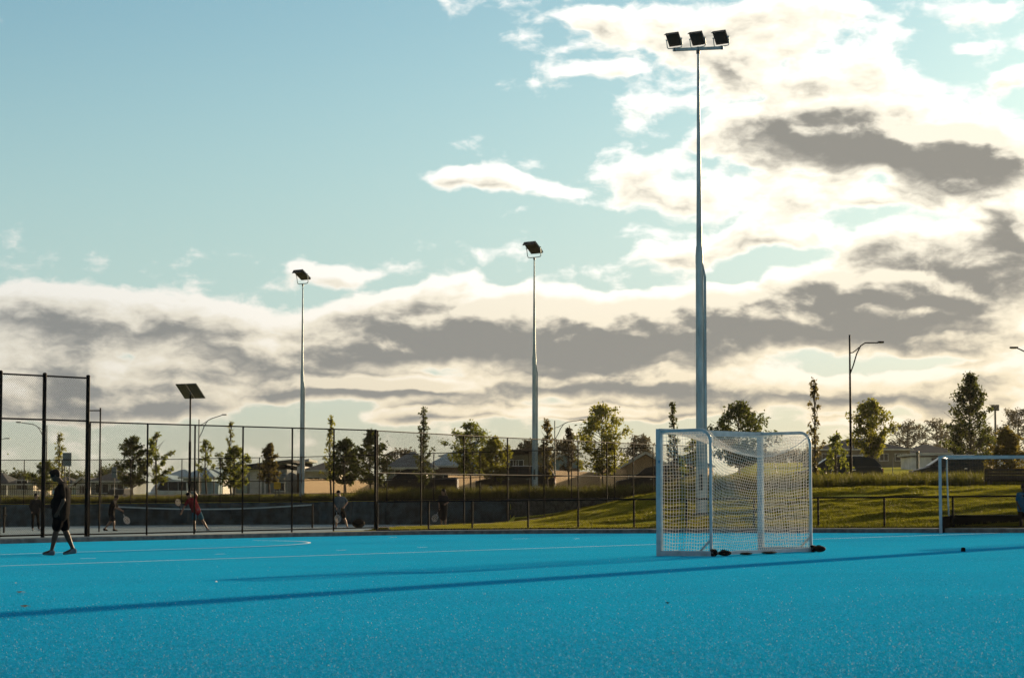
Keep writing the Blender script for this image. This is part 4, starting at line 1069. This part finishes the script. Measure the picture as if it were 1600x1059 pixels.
house('pavilion', 'lower wing with a dark hip roof behind the field fence', 1420, 1500, 722, 708, 694, 345, 14, 'olive', 'roofdark', windows=(S(.3, 1.4, .3, .8), S(.6, 1.4, .3, .8)))
house('clubroom', 'long white flat roofed clubroom behind the silver estate car', 1424, 1640, 724, 709, 706, 300, 8, 'white', 'rooflight', 'skillion', windows=(S(.2, 2.0, .3, .5), S(.5, 2.0, .3, .5)))
# timber boundary fences behind the cars
M['paling'] = mat('timber_paling', (.52, .38, .24), .85, var=.14, scale=4, stretch=(1, 1, .2), spec=.05)
def paling(label, p0, p1, ybase, ytop, Y):
    """side boundary fence running away to the right, so that the low sun lights its face"""
    a = at(p0, ybase, Y); H = at(p0, ytop, Y).z - a.z; u = (p1 - CX) / F; k = math.tan(R(74))
    w = (u * Y - a.x) / (1 - u * k) if abs(1 - u * k) > .2 else 6; w = min(max(w, 2.5), 7.5); d = Vector((w, w * k, 0)); L = d.length; d /= L; n = min(290, int(L / .2))
    t = thing('paling_fence', label, 'fence', a, math.atan2(d.y, d.x))
    me = MB().box((0, 0, H / 2), (L / n - .012, .03, H)).mesh('paling', M['paling'])
    for i in range(n):
        o = bpy.data.objects.new('paling', me); COL.objects.link(o); o.parent = t; o.location = ((i + .5) * L / n, .006 * (i % 2), random.uniform(-.02, .02))
    for z in (.3, H - .3): MB().box((L / 2, .05, z), (L, .05, .08)).build('rail', M['paling'], t)
paling('pale timber paling fence behind the round dark tree', 472, 606, 772, 748, 185)
paling('pale timber paling fence behind the pickup tray', 700, 812, 772, 742, 188)
paling('pale timber paling fence left of the large full street tree', 856, 938, 772, 734, 186)
paling('pale timber paling fence right of the large full street tree', 938, 1034, 772, 731, 187)
paling('pale timber paling fence seen through the goal net', 1064, 1114, 770, 728, 184)
# field boundary fence and posts
for i, (px, y0, y1, Y) in enumerate(((1395, 745, 716, 160), (1434, 742, 707, 160), (1193, 742, 718, 165), (1217, 742, 718, 165), (1246, 742, 714, 165))):
    b = at(px, y0, Y); t = thing('field_post', ('slim post at the field edge beside the rounded green tree', 'thicker post with a cap at the field edge by the clubroom', 'thin field post just right of the second goal post', 'thin leaning prop at the field edge seen through the net', 'thin field post near the rounded net corner')[i], 'post', b)
    H = at(px, y1, Y).z - b.z; r = .10 if i == 1 else .03
    MB().tube([(0, 0, -.3), (0 if i != 3 else -.4, 0, H)], r, 8).build('pole', M['galvdark'], t); MB().sphere((0 if i != 3 else -.4, 0, H), r * 1.4, 8, 5).build('cap', M['galvdark'], t)
# phone mast
b = at(1556, 716, 380); H = at(1556, 634, 380).z - b.z; t = thing('phone_mast', 'slim phone mast with a square antenna head among the gum trees', 'mast', b)
MB().tube([(0, 0, 0), (0, 0, H)], [.22, .16], 10).build('pole', M['galvdark'], t)
MB().tube([(0, 0, H - .5), (0, 0, H - .3)], [.6, .6], 12).build('platform', M['galvdark'], t)
for k in range(9):
    a = 2 * math.pi * k / 9; MB().box((.58 * math.cos(a), .58 * math.sin(a), H - .3), (.14, .22, 1.0), a).build('antenna_panel', M['galvdark'], t)


# ---------------------------------------------------------------- cars
def car(name, label, cat, px_l, px_r, yroof, Y, paint, kind, glassm='glass', rz=0.0):
    Lm = (px_r - px_l) * Y / F; cx = ((px_l + px_r) / 2 - CX) / F * Y
    kinds = {  # outline of the body and of the cabin along the side (front at the left), as fractions of length / metres of height
        'hatch': (1.50, [(0, .32), (0, .62), (.02, .72), (.20, .90), (.26, .95), (.95, 1.0), (.985, .92), (1, .70), (.99, .35), (.97, .22), (.03, .22)], [(.21, .93), (.37, 1.42), (.46, 1.49), (.78, 1.48), (.90, 1.38), (.985, .98)]),
        'wagon': (1.74, [(0, .35), (0, .75), (.02, .86), (.21, 1.05), (.27, 1.10), (.96, 1.14), (.995, 1.02), (1, .75), (.99, .4), (.97, .26), (.03, .26)], [(.22, 1.08), (.35, 1.62), (.44, 1.72), (.86, 1.72), (.93, 1.62), (.995, 1.12)]),
        'pickup': (1.82, [(0, .42), (0, .88), (.02, .98), (.20, 1.10), (.24, 1.14), (.60, 1.16), (.61, 1.18), (.985, 1.20), (1, 1.15), (1, .55), (.97, .36), (.03, .36)], [(.20, 1.12), (.32, 1.70), (.39, 1.80), (.56, 1.80), (.60, 1.72), (.63, 1.16)]),
        'van': (1.95, [(0, .35), (0, .85), (.02, 1.0), (.10, 1.1), (.14, 1.15), (.98, 1.18), (1, 1.0), (1, .4), (.98, .25), (.03, .25)], [(.10, 1.12), (.24, 1.80), (.30, 1.94), (.95, 1.94), (.985, 1.84), (1.0, 1.16)])}
    Hc, body, cab = kinds[kind]; W = 1.8
    zr = at((px_l + px_r) / 2, yroof, Y).z; base = Vector((cx, Y, zr - Hc))
    t = thing(name, label, cat, base, rz)
    def X(f): return (f - .5) * Lm
    m = MB(); n = len(body); rings = []
    for yy, sc in ((-W / 2, .94), (-W / 2 + .10, 1.0), (W / 2 - .10, 1.0), (W / 2, .94)):
        rings.append([(X(.5 + (f - .5) * (.975 if sc < 1 else 1)), yy, .62 + (z - .62) * sc) for f, z in body])
    vs = [p for r_ in rings for p in r_]; fs = [tuple(range(n))[::-1], tuple(range(3 * n, 4 * n))]
    for k in range(3): fs += [(k * n + i, k * n + (i + 1) % n, (k + 1) * n + (i + 1) % n, (k + 1) * n + i) for i in range(n)]
    m.add(vs, fs); bd = m.build('body', PAINT[paint], t)
    # cabin: narrower at the roof
    m = MB(); k = len(cab); zb = min(cab[0][1], cab[-1][1]); zt = max(z for _, z in cab)
    def yw(z): return (W / 2 - .05) - .17 * (z - zb) / (zt - zb)
    vs = [(X(f), -yw(z), z) for f, z in cab] + [(X(f), yw(z), z) for f, z in cab]
    m.add(vs, [tuple(range(k))[::-1], tuple(range(k, 2 * k))] + [(i, i + 1, k + i + 1, k + i) for i in range(k - 1)] + [(k - 1, 0, k, 2 * k - 1)]); cb = m.build('cabin', PAINT[paint], t)
    def glassq(nm, pts, mt): MB().quad(*pts).build(nm, M[mt], cb)
    (f0, z0), (f1, z1), (f2, z2) = cab[0], cab[1], cab[2]; fe, ze_ = cab[-1]; fd, zd = cab[-2]; fc, zc = cab[-3]
    for s in (-1, 1):
        e = s * .012
        def q(f, z): return (X(f), s * yw(z) + e, z)
        fa, fz = f0 + .035, fe - .045; splits = [fa, f0 + (fe - f0) * .40, f0 + (fe - f0) * .70, fz]
        topz = zt - .10
        def ftop(f):  # clip the pane to the sloping pillars
            lo = f1 + .005 + (f0 - f1) * 0; return min(max(f, f1 + .02), fd - .015)
        for i in range(3):
            a, b2 = splits[i] + (.006 if i else 0), splits[i + 1] - .006
            pts = [q(a, zb + .05), q(b2, zb + .05), q(ftop(b2), topz), q(ftop(a), topz)]
            glassq('side_window', pts, 'glass')
        MB().box((X(f0 + .05), s * (W / 2 + .09), zb + .06), (.16, .16, .12)).build('mirror', PAINT[paint], bd)
        for f in (.42, .66): MB().box((X(f), s * (W / 2 + .012), zb - .12), (.16, .03, .03)).build('door_handle', M['chrome'], bd)
        MB().box((X(.012), s * .62, zb - .28), (.10, .32, .14)).build('headlight', M['lens'], bd)
        MB().box((X(.992), s * .70, zb - .16), (.07, .24, .22 if kind != 'wagon' else .4)).build('tail_light', M['redlens'], bd)
        for f in (.19, .80):
            wz = .34; w_ = MB(); c = (X(f), s * (W / 2 - .06), wz); w_.tube([(c[0], c[1] - .11 * s, wz), (c[0], c[1] + .11 * s, wz)], .34, 18); wh = w_.build('wheel', M['rubber'], t)
            MB().tube([(c[0], c[1] + .10 * s, wz), (c[0], c[1] + .122 * s, wz)], .21, 14).build('rim', M['rim'], wh)
    def strip(a, b2, mt, nm, ins=.10):
        (fa, za), (fb, zb2) = a, b2; d = Vector((zb2 - za, 0, -(fb - fa) * Lm)).normalized() * .012
        if d.z < 0: d = -d
        MB().quad((X(fa) + d.x, -yw(za) + ins, za + d.z + .03), (X(fa) + d.x, yw(za) - ins, za + d.z + .03), (X(fb) + d.x, yw(zb2) - ins, zb2 + d.z), (X(fb) + d.x, -yw(zb2) + ins, zb2 + d.z)).build(nm, M[mt if mt == 'glass' else glassm], cb)
    strip(cab[0], cab[1], 'paleglass', 'windscreen'); strip(cab[-1], cab[-2], 'glass', 'rear_window')
    if kind in ('wagon', 'hatch'):
        for s in (-1, 1): MB().tube([(X(f2 + .02), s * .62, zt + .04), (X(fc), s * .62, zt + .04)], .02, 6).build('roof_rail', M['chrome'], cb)
    MB().box((X(1.0) + .02, 0, zb - .55), (.05, .5, .12)).build('number_plate', M['signgrey'], bd)
    return t


car('pickup', 'dark grey dual cab pickup parked beyond the golden grasses', 'pickup', 588, 716, 732, 150, 'charcoal', 'pickup', rz=R(-3))
car('wagon', 'brown four wheel drive wagon parked behind the single floodlight mast', 'car', 744, 868, 728.5, 141, 'brown', 'wagon', rz=R(-3))
car('parked_car', 'dark car partly hidden behind the left goal post', 'car', 962, 1092, 728, 138, 'charcoal', 'wagon', rz=R(-2))
car('hatchback', 'dark blue hatchback parked beside the black street lamp', 'car', 1242, 1376, 713, 118, 'navy', 'hatch', 'paleglass', rz=R(-2))
car('estate_car', 'dark estate car with silver tail parked under the tallest tree', 'car', 1422, 1546, 712, 124, 'navy', 'hatch', rz=R(-2))
car('van', 'white van parked behind the street tree pair', 'van', 234, 292, 750, 175, 'white', 'van', rz=R(20))
car('parked_car', 'grey car showing red tail lights beyond the court net post', 'car', 168, 206, 763, 185, 'charcoal', 'hatch', rz=R(62))


# ---------------------------------------------------------------- people
def remesh(mb, voxel, name, material, parent, smooth=6):
    me = mb.mesh(name, material); o = bpy.data.objects.new(name, me); COL.objects.link(o)
    r = o.modifiers.new('r', 'REMESH'); r.mode = 'VOXEL'; r.voxel_size = voxel; r.use_smooth_shade = True
    s = o.modifiers.new('s', 'SMOOTH'); s.factor = .5; s.iterations = smooth
    dg = bpy.context.evaluated_depsgraph_get(); nm = bpy.data.meshes.new_from_object(o.evaluated_get(dg)); nm.name = name
    o.modifiers.clear(); o.data = nm
    nm.materials.clear(); nm.materials.append(material); nm.polygons.foreach_set('use_smooth', [True] * len(nm.polygons))
    o.parent = parent; return o


def limb(m, a, b, ra, rb, n=10, mid=None):
    a, b = Vector(a), Vector(b); L = (b - a).length; pts, rs = [], []
    for i in range(7):
        f = i / 6; pts.append(a.lerp(b, f)); r = ra + (rb - ra) * f
        if mid: r += mid * math.sin(math.pi * min(1, f * 1.5)) if f < .67 else 0
        rs.append(r)
    m.tube(pts, rs, n); m.sphere(a, ra, n, 6); m.sphere(b, rb, n, 6)


SKIN = {'tan': mat('skin_tan', (.22, .12, .075), .5, var=.08, scale=10), 'fair': mat('skin_fair', (.36, .20, .13), .5, var=.08, scale=10), 'dark': mat('skin_dark', (.045, .026, .018), .6, spec=.25, var=.08, scale=10)}
CL = {n: mat('cloth_' + n, c, .9, var=.12, scale=9, bump=.3, bscale=30, spec=.02) for n, c in {'black': (.004, .004, .005), 'charcoal': (.012, .013, .016), 'red': (.13, .006, .014), 'blue': (.035, .12, .17), 'grey': (.10, .13, .15), 'white': (.5, .55, .58), 'teal': (.02, .085, .15), 'shoe': (.10, .14, .17), 'dark': (.003, .003, .004)}.items()}
HAIR = mat('hair_dark', (.006, .005, .005), .7, var=.2, scale=20, spec=.1)


def person(label, base, J, skin, shirt, shorts, shoe, face, k=1.0, voxel=.014, longsleeve=False, longhair=False, leggings=False, badge=False, belly=0.0, dress=False):
    """J: joints in metres relative to the foot point: x to the right, y away from the camera, z up"""
    t = thing('person', label, 'person', base); V3 = {n: Vector(v) for n, v in J.items()}; fc = Vector(face).normalized(); up = (V3['head'] - V3['neck']).normalized()
    side = up.cross(fc).normalized(); h = V3['head']; hr = .105 * k
    b = MB()
    b.sphere(h, (hr * .84, hr * .90, hr * 1.16), 14, 10); b.sphere(h + fc * hr * .38 - up * hr * .55, hr * .58, 10, 8)          # skull, jaw
    b.sphere(h + fc * hr * .98 - up * hr * .12, hr * .17, 8, 6); b.sphere(h + fc * hr * .86 - up * hr * .42, hr * .20, 8, 6); b.sphere(h + fc * hr * .80 + up * hr * .18, hr * .22, 8, 6)   # nose, mouth, brow
    for s in (-1, 1): b.sphere(h + side * s * hr * .86 - up * hr * .08, (hr * .16, hr * .2, hr * .28), 8, 6)
    limb(b, V3['neck'] - up * .03, h - up * hr * .6, .056 * k, .052 * k)
    ch, pe = V3['chest'], V3['pelvis']; ax = (ch - pe).normalized(); sd = (V3['sh_r'] - V3['sh_l']).normalized()
    limb(b, V3['sh_l'].lerp(V3['sh_r'], .12), V3['sh_l'].lerp(V3['sh_r'], .88), .065 * k, .065 * k); limb(b, V3['neck'] - up * .05, ch, .07 * k, .11 * k)
    for s in (-.07, 0, .07): limb(b, ch + sd * s * k, pe + sd * s * k, (.115 + belly * .4) * k, (.105 + belly * .5) * k)
    for s in 'lr':
        limb(b, V3['sh_' + s], V3['el_' + s], .052 * k, .040 * k); limb(b, V3['el_' + s], V3['ha_' + s], .041 * k, .027 * k)
        limb(b, V3['hip_' + s], V3['kn_' + s], .088 * k, .056 * k); limb(b, V3['kn_' + s], V3['an_' + s], .056 * k, .036 * k, mid=.010 * k); limb(b, V3['an_' + s], V3['to_' + s], .036 * k, .030 * k)
        hd = (V3['ha_' + s] - V3['el_' + s]).normalized(); pl = V3['ha_' + s] + hd * .05 * k; lat = hd.cross(Vector((0, 1, .2))).normalized()
        limb(b, V3['ha_' + s], pl, .028 * k, .034 * k)
        for i, (o, ln) in enumerate(((-.030, .062), (-.010, .074), (.010, .070), (.029, .054))):
            r0 = pl + lat * o * k + hd * .015; r1 = r0 + hd * ln * .5 * k; r2 = r1 + (hd * .7 + fc * .4).normalized() * ln * .5 * k; b.tube([r0, r1, r2], [.0105 * k, .0095 * k, .007 * k], 6)
        r0 = V3['ha_' + s] + hd * .015 + lat * .03 * k; b.tube([r0, r0 + (hd + lat * 1.1).normalized() * .035 * k, r0 + (hd * 1.4 + lat * .9).normalized() * .065 * k], [.012 * k, .011 * k, .008 * k], 6)
    body = remesh(b, voxel, 'body', SKIN[skin], t, 4)
    for s in (-1, 1): MB().sphere(h + fc * hr * .83 + side * s * hr * .36 + up * hr * .04, hr * .12, 6, 5).build('eye', HAIR, body)
    c = MB()                                                              # shirt
    limb(c, V3['neck'] - up * .045, ch, .075 * k, .135 * k); limb(c, V3['sh_l'].lerp(V3['sh_r'], .06), V3['sh_l'].lerp(V3['sh_r'], .94), .080 * k, .080 * k)
    hem = pe - ax * .07 * k
    for s in (-.085, 0, .085): limb(c, ch + sd * s * k, hem + sd * s * k, (.132 + belly * .6) * k, (.128 + belly) * k)
    if belly: c.sphere(pe.lerp(ch, .35) + fc * .05 * k, (.17 * k, .19 * k, .19 * k), 12, 8)
    for s in 'lr':
        e = V3['el_' + s] if not longsleeve else V3['el_' + s]
        limb(c, V3['sh_' + s], V3['sh_' + s].lerp(e, .72 if not longsleeve else 1.0), .072 * k, .066 * k)
        if longsleeve: limb(c, V3['el_' + s], V3['el_' + s].lerp(V3['ha_' + s], .92), .054 * k, .042 * k)
    sh = remesh(c, voxel, 'shirt', CL[shirt], t, 6)
    if badge: MB().box(ch + fc * .165 * k + Vector((0, -.06, .03)), (.02, .05, .05)).build('chest_badge', mat('badge_print', (.25, .42, .48), .6, var=0), sh)
    c = MB()
    for s in (-.05, .05): limb(c, pe + sd * s * k + ax * .06, pe + sd * s * k - ax * .03, .128 * k, .125 * k)
    for s in 'lr':
        if leggings: limb(c, V3['hip_' + s], V3['kn_' + s], .100 * k, .064 * k); limb(c, V3['kn_' + s], V3['an_' + s].lerp(V3['kn_' + s], .08), .064 * k, .046 * k, mid=.01)
        else: limb(c, V3['hip_' + s], V3['hip_' + s].lerp(V3['kn_' + s], .80), .112 * k, .100 * k)
    if dress: limb(c, pe, V3['kn_l'].lerp(V3['kn_r'], .5), .15 * k, .18 * k)
    remesh(c, voxel, 'trousers' if leggings else 'shorts', CL[shorts], t, 6)
    for s in 'lr':
        c = MB(); d = (V3['to_' + s] - V3['an_' + s]); toe = V3['to_' + s]; heel = V3['an_' + s] - Vector((d.x, d.y, 0)).normalized() * .035 * k
        lowr = min(V3['an_' + s].z, 9) ; hl = heel + (toe - V3['an_' + s]).cross(Vector((0, 0, 0))) ; hl = Vector((heel.x, heel.y, heel.z - .045 * k))
        limb(c, hl, toe, .038 * k, .030 * k); limb(c, hl + Vector((0, 0, .03)), V3['an_' + s], .038 * k, .040 * k); limb(c, hl.lerp(toe, .4) + Vector((0, 0, .015)), V3['an_' + s], .036 * k, .04 * k)
        so = remesh(c, voxel * .8, 'shoe', CL[shoe], t, 4)
    c = MB(); c.sphere(h + up * hr * .30 - fc * hr * .16, (hr * .96, hr * 1.0, hr * 1.05), 14, 10); c.sphere(h + up * hr * .70 + fc * hr * .08, (hr * .7, hr * .72, hr * .55), 10, 8)
    if longhair: limb(c, h - fc * hr * .7, h - fc * hr * 1.4 - Vector((0, 0, hr * 1.6)), .05 * k, .03 * k)
    remesh(c, voxel, 'hair', HAIR, t, 3)
    return t


def racket(label, hand, head, normal, strung=(.5, .5, .4), ring='black'):
    hand, head = Vector(hand), Vector(head); d = (head - hand).normalized(); L = .68; n = Vector(normal).normalized(); n = (n - d * d.dot(n)).normalized(); s = d.cross(n)
    t = thing('tennis_racket', label, 'racket', hand)
    MB().tube([-d * .06, d * .16], .017, 8).build('grip', M['rubber'], t)
    c = d * (L - .22)
    fr = MB(); fr.tube([d * .16, d * .27], .011, 6); fr.tube([d * .27, c - d * .15 - s * .05], .008, 5); fr.tube([d * .27, c - d * .15 + s * .05], .008, 5)
    fr.tube([c + d * .17 * math.cos(a) + s * .13 * math.sin(a) for a in np.linspace(0, 2 * math.pi, 21)], .011, 6, cap=False); fr.build('frame', CL[ring], t)
    st = MB()
    for q in np.linspace(-.115, .115, 15):
        w = .165 * math.sqrt(max(0, 1 - (q / .13) ** 2)); st.tube([c + s * q - d * w, c + s * q + d * w], .0022, 3, cap=False)
    for q in np.linspace(-.15, .15, 18):
        w = .125 * math.sqrt(max(0, 1 - (q / .17) ** 2)); st.tube([c + d * q - s * w, c + d * q + s * w], .0022, 3, cap=False)
    st.build('strings', M['cord'], t)


# walking man in the foreground, facing left
base = gp(92, 867.2)
J = dict(head=(-.085, 0, 1.585), neck=(.035, 0, 1.435), chest=(.055, 0, 1.25), pelvis=(.03, 0, .90), sh_l=(.06, -.19, 1.37), sh_r=(.05, .19, 1.37), el_l=(.13, -.26, 1.09), ha_l=(.02, -.25, .87), el_r=(.02, .25, 1.08), ha_r=(-.20, .2, 1.00),
         hip_l=(.02, -.10, .86), kn_l=(-.04, -.10, .49), an_l=(-.13, -.10, .085), to_l=(-.28, -.11, .038), hip_r=(.05, .10, .86), kn_r=(.10, .10, .49), an_r=(.265, .10, .115), to_r=(.085, .10, .036))
person('man in a dark T-shirt and shorts walking across the blue pitch', base, J, 'dark', 'black', 'dark', 'shoe', (-1, -.05, -.12), 1.02, .011, badge=True, belly=.04)
def at_court(px, py): return gp(px, py, CZ)
# standing person in dark clothes behind the backstop
J = dict(head=(.02, 0, 1.58), neck=(.0, 0, 1.42), chest=(0, 0, 1.24), pelvis=(0, 0, .90), sh_l=(-.17, 0, 1.36), sh_r=(.17, .02, 1.36), el_l=(-.24, 0, 1.10), ha_l=(-.16, -.1, .88), el_r=(.25, -.05, 1.12), ha_r=(.34, -.2, .98),
         hip_l=(-.09, 0, .86), kn_l=(-.11, -.02, .48), an_l=(-.12, 0, .085), to_l=(-.05, -.15, .035), hip_r=(.09, 0, .86), kn_r=(.13, -.02, .48), an_r=(.17, 0, .085), to_r=(.30, -.06, .035))
person('person in long dark clothes standing on the court behind the backstop', at_court(55, 829), J, 'tan', 'charcoal', 'black', 'white', (.8, -.4, -.1), .98, .018, longsleeve=True, leggings=True)
# bent player at the net end
J = dict(head=(.12, 0, 1.46), neck=(.02, 0, 1.32), chest=(-.03, 0, 1.14), pelvis=(-.08, 0, .82), sh_l=(-.02, -.17, 1.26), sh_r=(.02, .17, 1.26), el_l=(.10, -.22, 1.02), ha_l=(.30, -.2, .93), el_r=(.14, .2, 1.04), ha_r=(.36, .1, .90),
         hip_l=(-.09, -.09, .80), kn_l=(.03, -.10, .44), an_l=(.05, -.10, .085), to_l=(.19, -.1, .035), hip_r=(-.09, .09, .80), kn_r=(-.12, .10, .45), an_r=(-.40, .10, .10), to_r=(-.27, .1, .04))
b = at_court(177, 829.5)
person('player in black leaning forward with a lit racket at the net end', b, J, 'tan', 'black', 'charcoal', 'black', (1, -.1, -.25), .98, .018)
racket('racket held low by the leaning player at the net end', b + Vector((.37, -.1, .88)), b + Vector((.62, -.1, .45)), (.5, -1, .2), ring='white')
# red shirt player lunging
b = at_court(300, 829.5)
J = dict(head=(-.16, 0, 1.52), neck=(-.06, 0, 1.40), chest=(.02, 0, 1.22), pelvis=(.17, 0, .86), sh_l=(-.14, -.17, 1.33), sh_r=(.06, .17, 1.34), el_l=(-.30, -.24, 1.06), ha_l=(-.42, -.3, .80), el_r=(.16, .24, 1.52), ha_r=(.06, .1, 1.74),
         hip_l=(.13, -.09, .84), kn_l=(.10, -.12, .47), an_l=(.13, -.1, .085), to_l=(.20, -.2, .035), hip_r=(.24, .09, .84), kn_r=(.42, .08, .49), an_r=(.64, .08, .11), to_r=(.74, 0, .045))
person('player in a red shirt and blue shorts lunging behind a fence post', b, J, 'tan', 'red', 'blue', 'white', (-.8, -.5, -.2), 1.08, .016, longhair=True)
racket('racket swung low beside the red shirt player', b + Vector((-.42, -.3, .80)), b + Vector((-.55, -.35, 1.2)), (.1, -1, .1), ring='charcoal')
# grey shirt player
b = at_court(531, 825.6)
J = dict(head=(-.07, 0, 1.58), neck=(.0, 0, 1.42), chest=(.01, 0, 1.23), pelvis=(-.02, 0, .88), sh_l=(-.16, -.08, 1.35), sh_r=(.18, .06, 1.35), el_l=(-.27, -.12, 1.10), ha_l=(-.16, -.25, .92), el_r=(.33, .05, 1.16), ha_r=(.20, -.12, .98),
         hip_l=(-.10, 0, .85), kn_l=(-.17, -.03, .47), an_l=(-.16, 0, .09), to_l=(-.24, -.1, .035), hip_r=(.08, 0, .85), kn_r=(.20, 0, .47), an_r=(.33, .02, .09), to_r=(.40, -.1, .035))
person('player in a grey shirt and black shorts near the tall corner post', b, J, 'fair', 'grey', 'black', 'white', (-.8, -.5, -.1), 1.0, .017)
racket('racket hanging in front of the grey shirt player', b + Vector((-.16, -.27, .90)), b + Vector((-.06, -.32, .35)), (.2, -1, .1), ring='white')
# dark player at the court end
b = at_court(692, 823.6)
J = dict(head=(.02, 0, 1.60), neck=(.03, 0, 1.44), chest=(.01, 0, 1.25), pelvis=(0, 0, .90), sh_l=(-.13, -.1, 1.37), sh_r=(.16, .08, 1.37), el_l=(-.18, -.12, 1.10), ha_l=(-.16, -.2, .86), el_r=(.24, .06, 1.14), ha_r=(.12, -.1, 1.06),
         hip_l=(-.08, 0, .87), kn_l=(-.08, -.03, .48), an_l=(-.06, 0, .09), to_l=(-.14, -.1, .035), hip_r=(.08, 0, .87), kn_r=(.10, 0, .48), an_r=(.12, .02, .09), to_r=(.05, -.1, .035))
person('player in a dark dress with a pale racket near the bank', b, J, 'tan', 'charcoal', 'charcoal', 'black', (-.8, -.5, -.05), 1.02, .017, dress=True, longhair=True)
racket('pale strung racket beside the player in the dark dress', b + Vector((-.16, -.22, .84)), b + Vector((-.36, -.25, .40)), (.1, -1, .1), ring='white')
# person in blue behind the hockey goal
b = gp(1597, 831, .0); b.y += .2
J = dict(head=(.02, 0, 1.22), neck=(.0, 0, 1.09), chest=(0, 0, .95), pelvis=(0, 0, .68), sh_l=(-.14, 0, 1.04), sh_r=(.14, 0, 1.04), el_l=(-.18, 0, .84), ha_l=(-.14, -.1, .68), el_r=(.19, 0, .84), ha_r=(.14, -.1, .68),
         hip_l=(-.07, 0, .65), kn_l=(-.08, -.01, .37), an_l=(-.08, 0, .07), to_l=(-.13, -.08, .03), hip_r=(.07, 0, .65), kn_r=(.08, 0, .37), an_r=(.08, 0, .07), to_r=(.05, -.1, .03))
b.y -= .45
person('child in a blue shirt standing in front of the hockey goal backboard', b, J, 'dark', 'teal', 'dark', 'black', (.6, -.6, -.1), .86, .014)
# tennis ball in the air
p = at(12.5, 709, 95); o = MB().sphere((0, 0, 0), .033, 10, 7).build('tennis_ball', mat('ball_felt', (.45, .5, .04), .9, var=.05), None); o.location = p; tag(o, 'yellow tennis ball in flight above the backstop mesh', 'ball')

# a second portable goal farther along the pitch edge; its shadow reaches into view
src = [o for o in COL.objects if o.name == 'portable_goal'][0]
g2 = clone(src); sh = gp(1475, 856.8); g2.location = sh + Vector((SUN_DIR.x, SUN_DIR.y, 0)).normalized() * 11.0; g2.location.z = SLOPE * g2.location.x; g2.rotation_euler = (0, 0, R(-12))
g2['label'] = 'second white portable goal standing past the end of the hockey goal'

# thin evening haze over the whole place
M['haze'] = bpy.data.materials.new('evening_haze'); M['haze'].use_nodes = True; ht = M['haze'].node_tree; ht.nodes.clear(); hk = NT(ht)
ho = hk.n('ShaderNodeOutputMaterial'); hv = hk.n('ShaderNodeVolumePrincipled'); hv.inputs['Color'].default_value = (.95, .93, .88, 1); hv.inputs['Density'].default_value = HAZE; hv.inputs['Anisotropy'].default_value = .3
ht.links.new(hv.outputs[0], ho.inputs['Volume'])
hb = MB().box((0, 1750, 8), (6400, 4900, 26)).build('haze', M['haze']); tag(hb, kind='stuff')
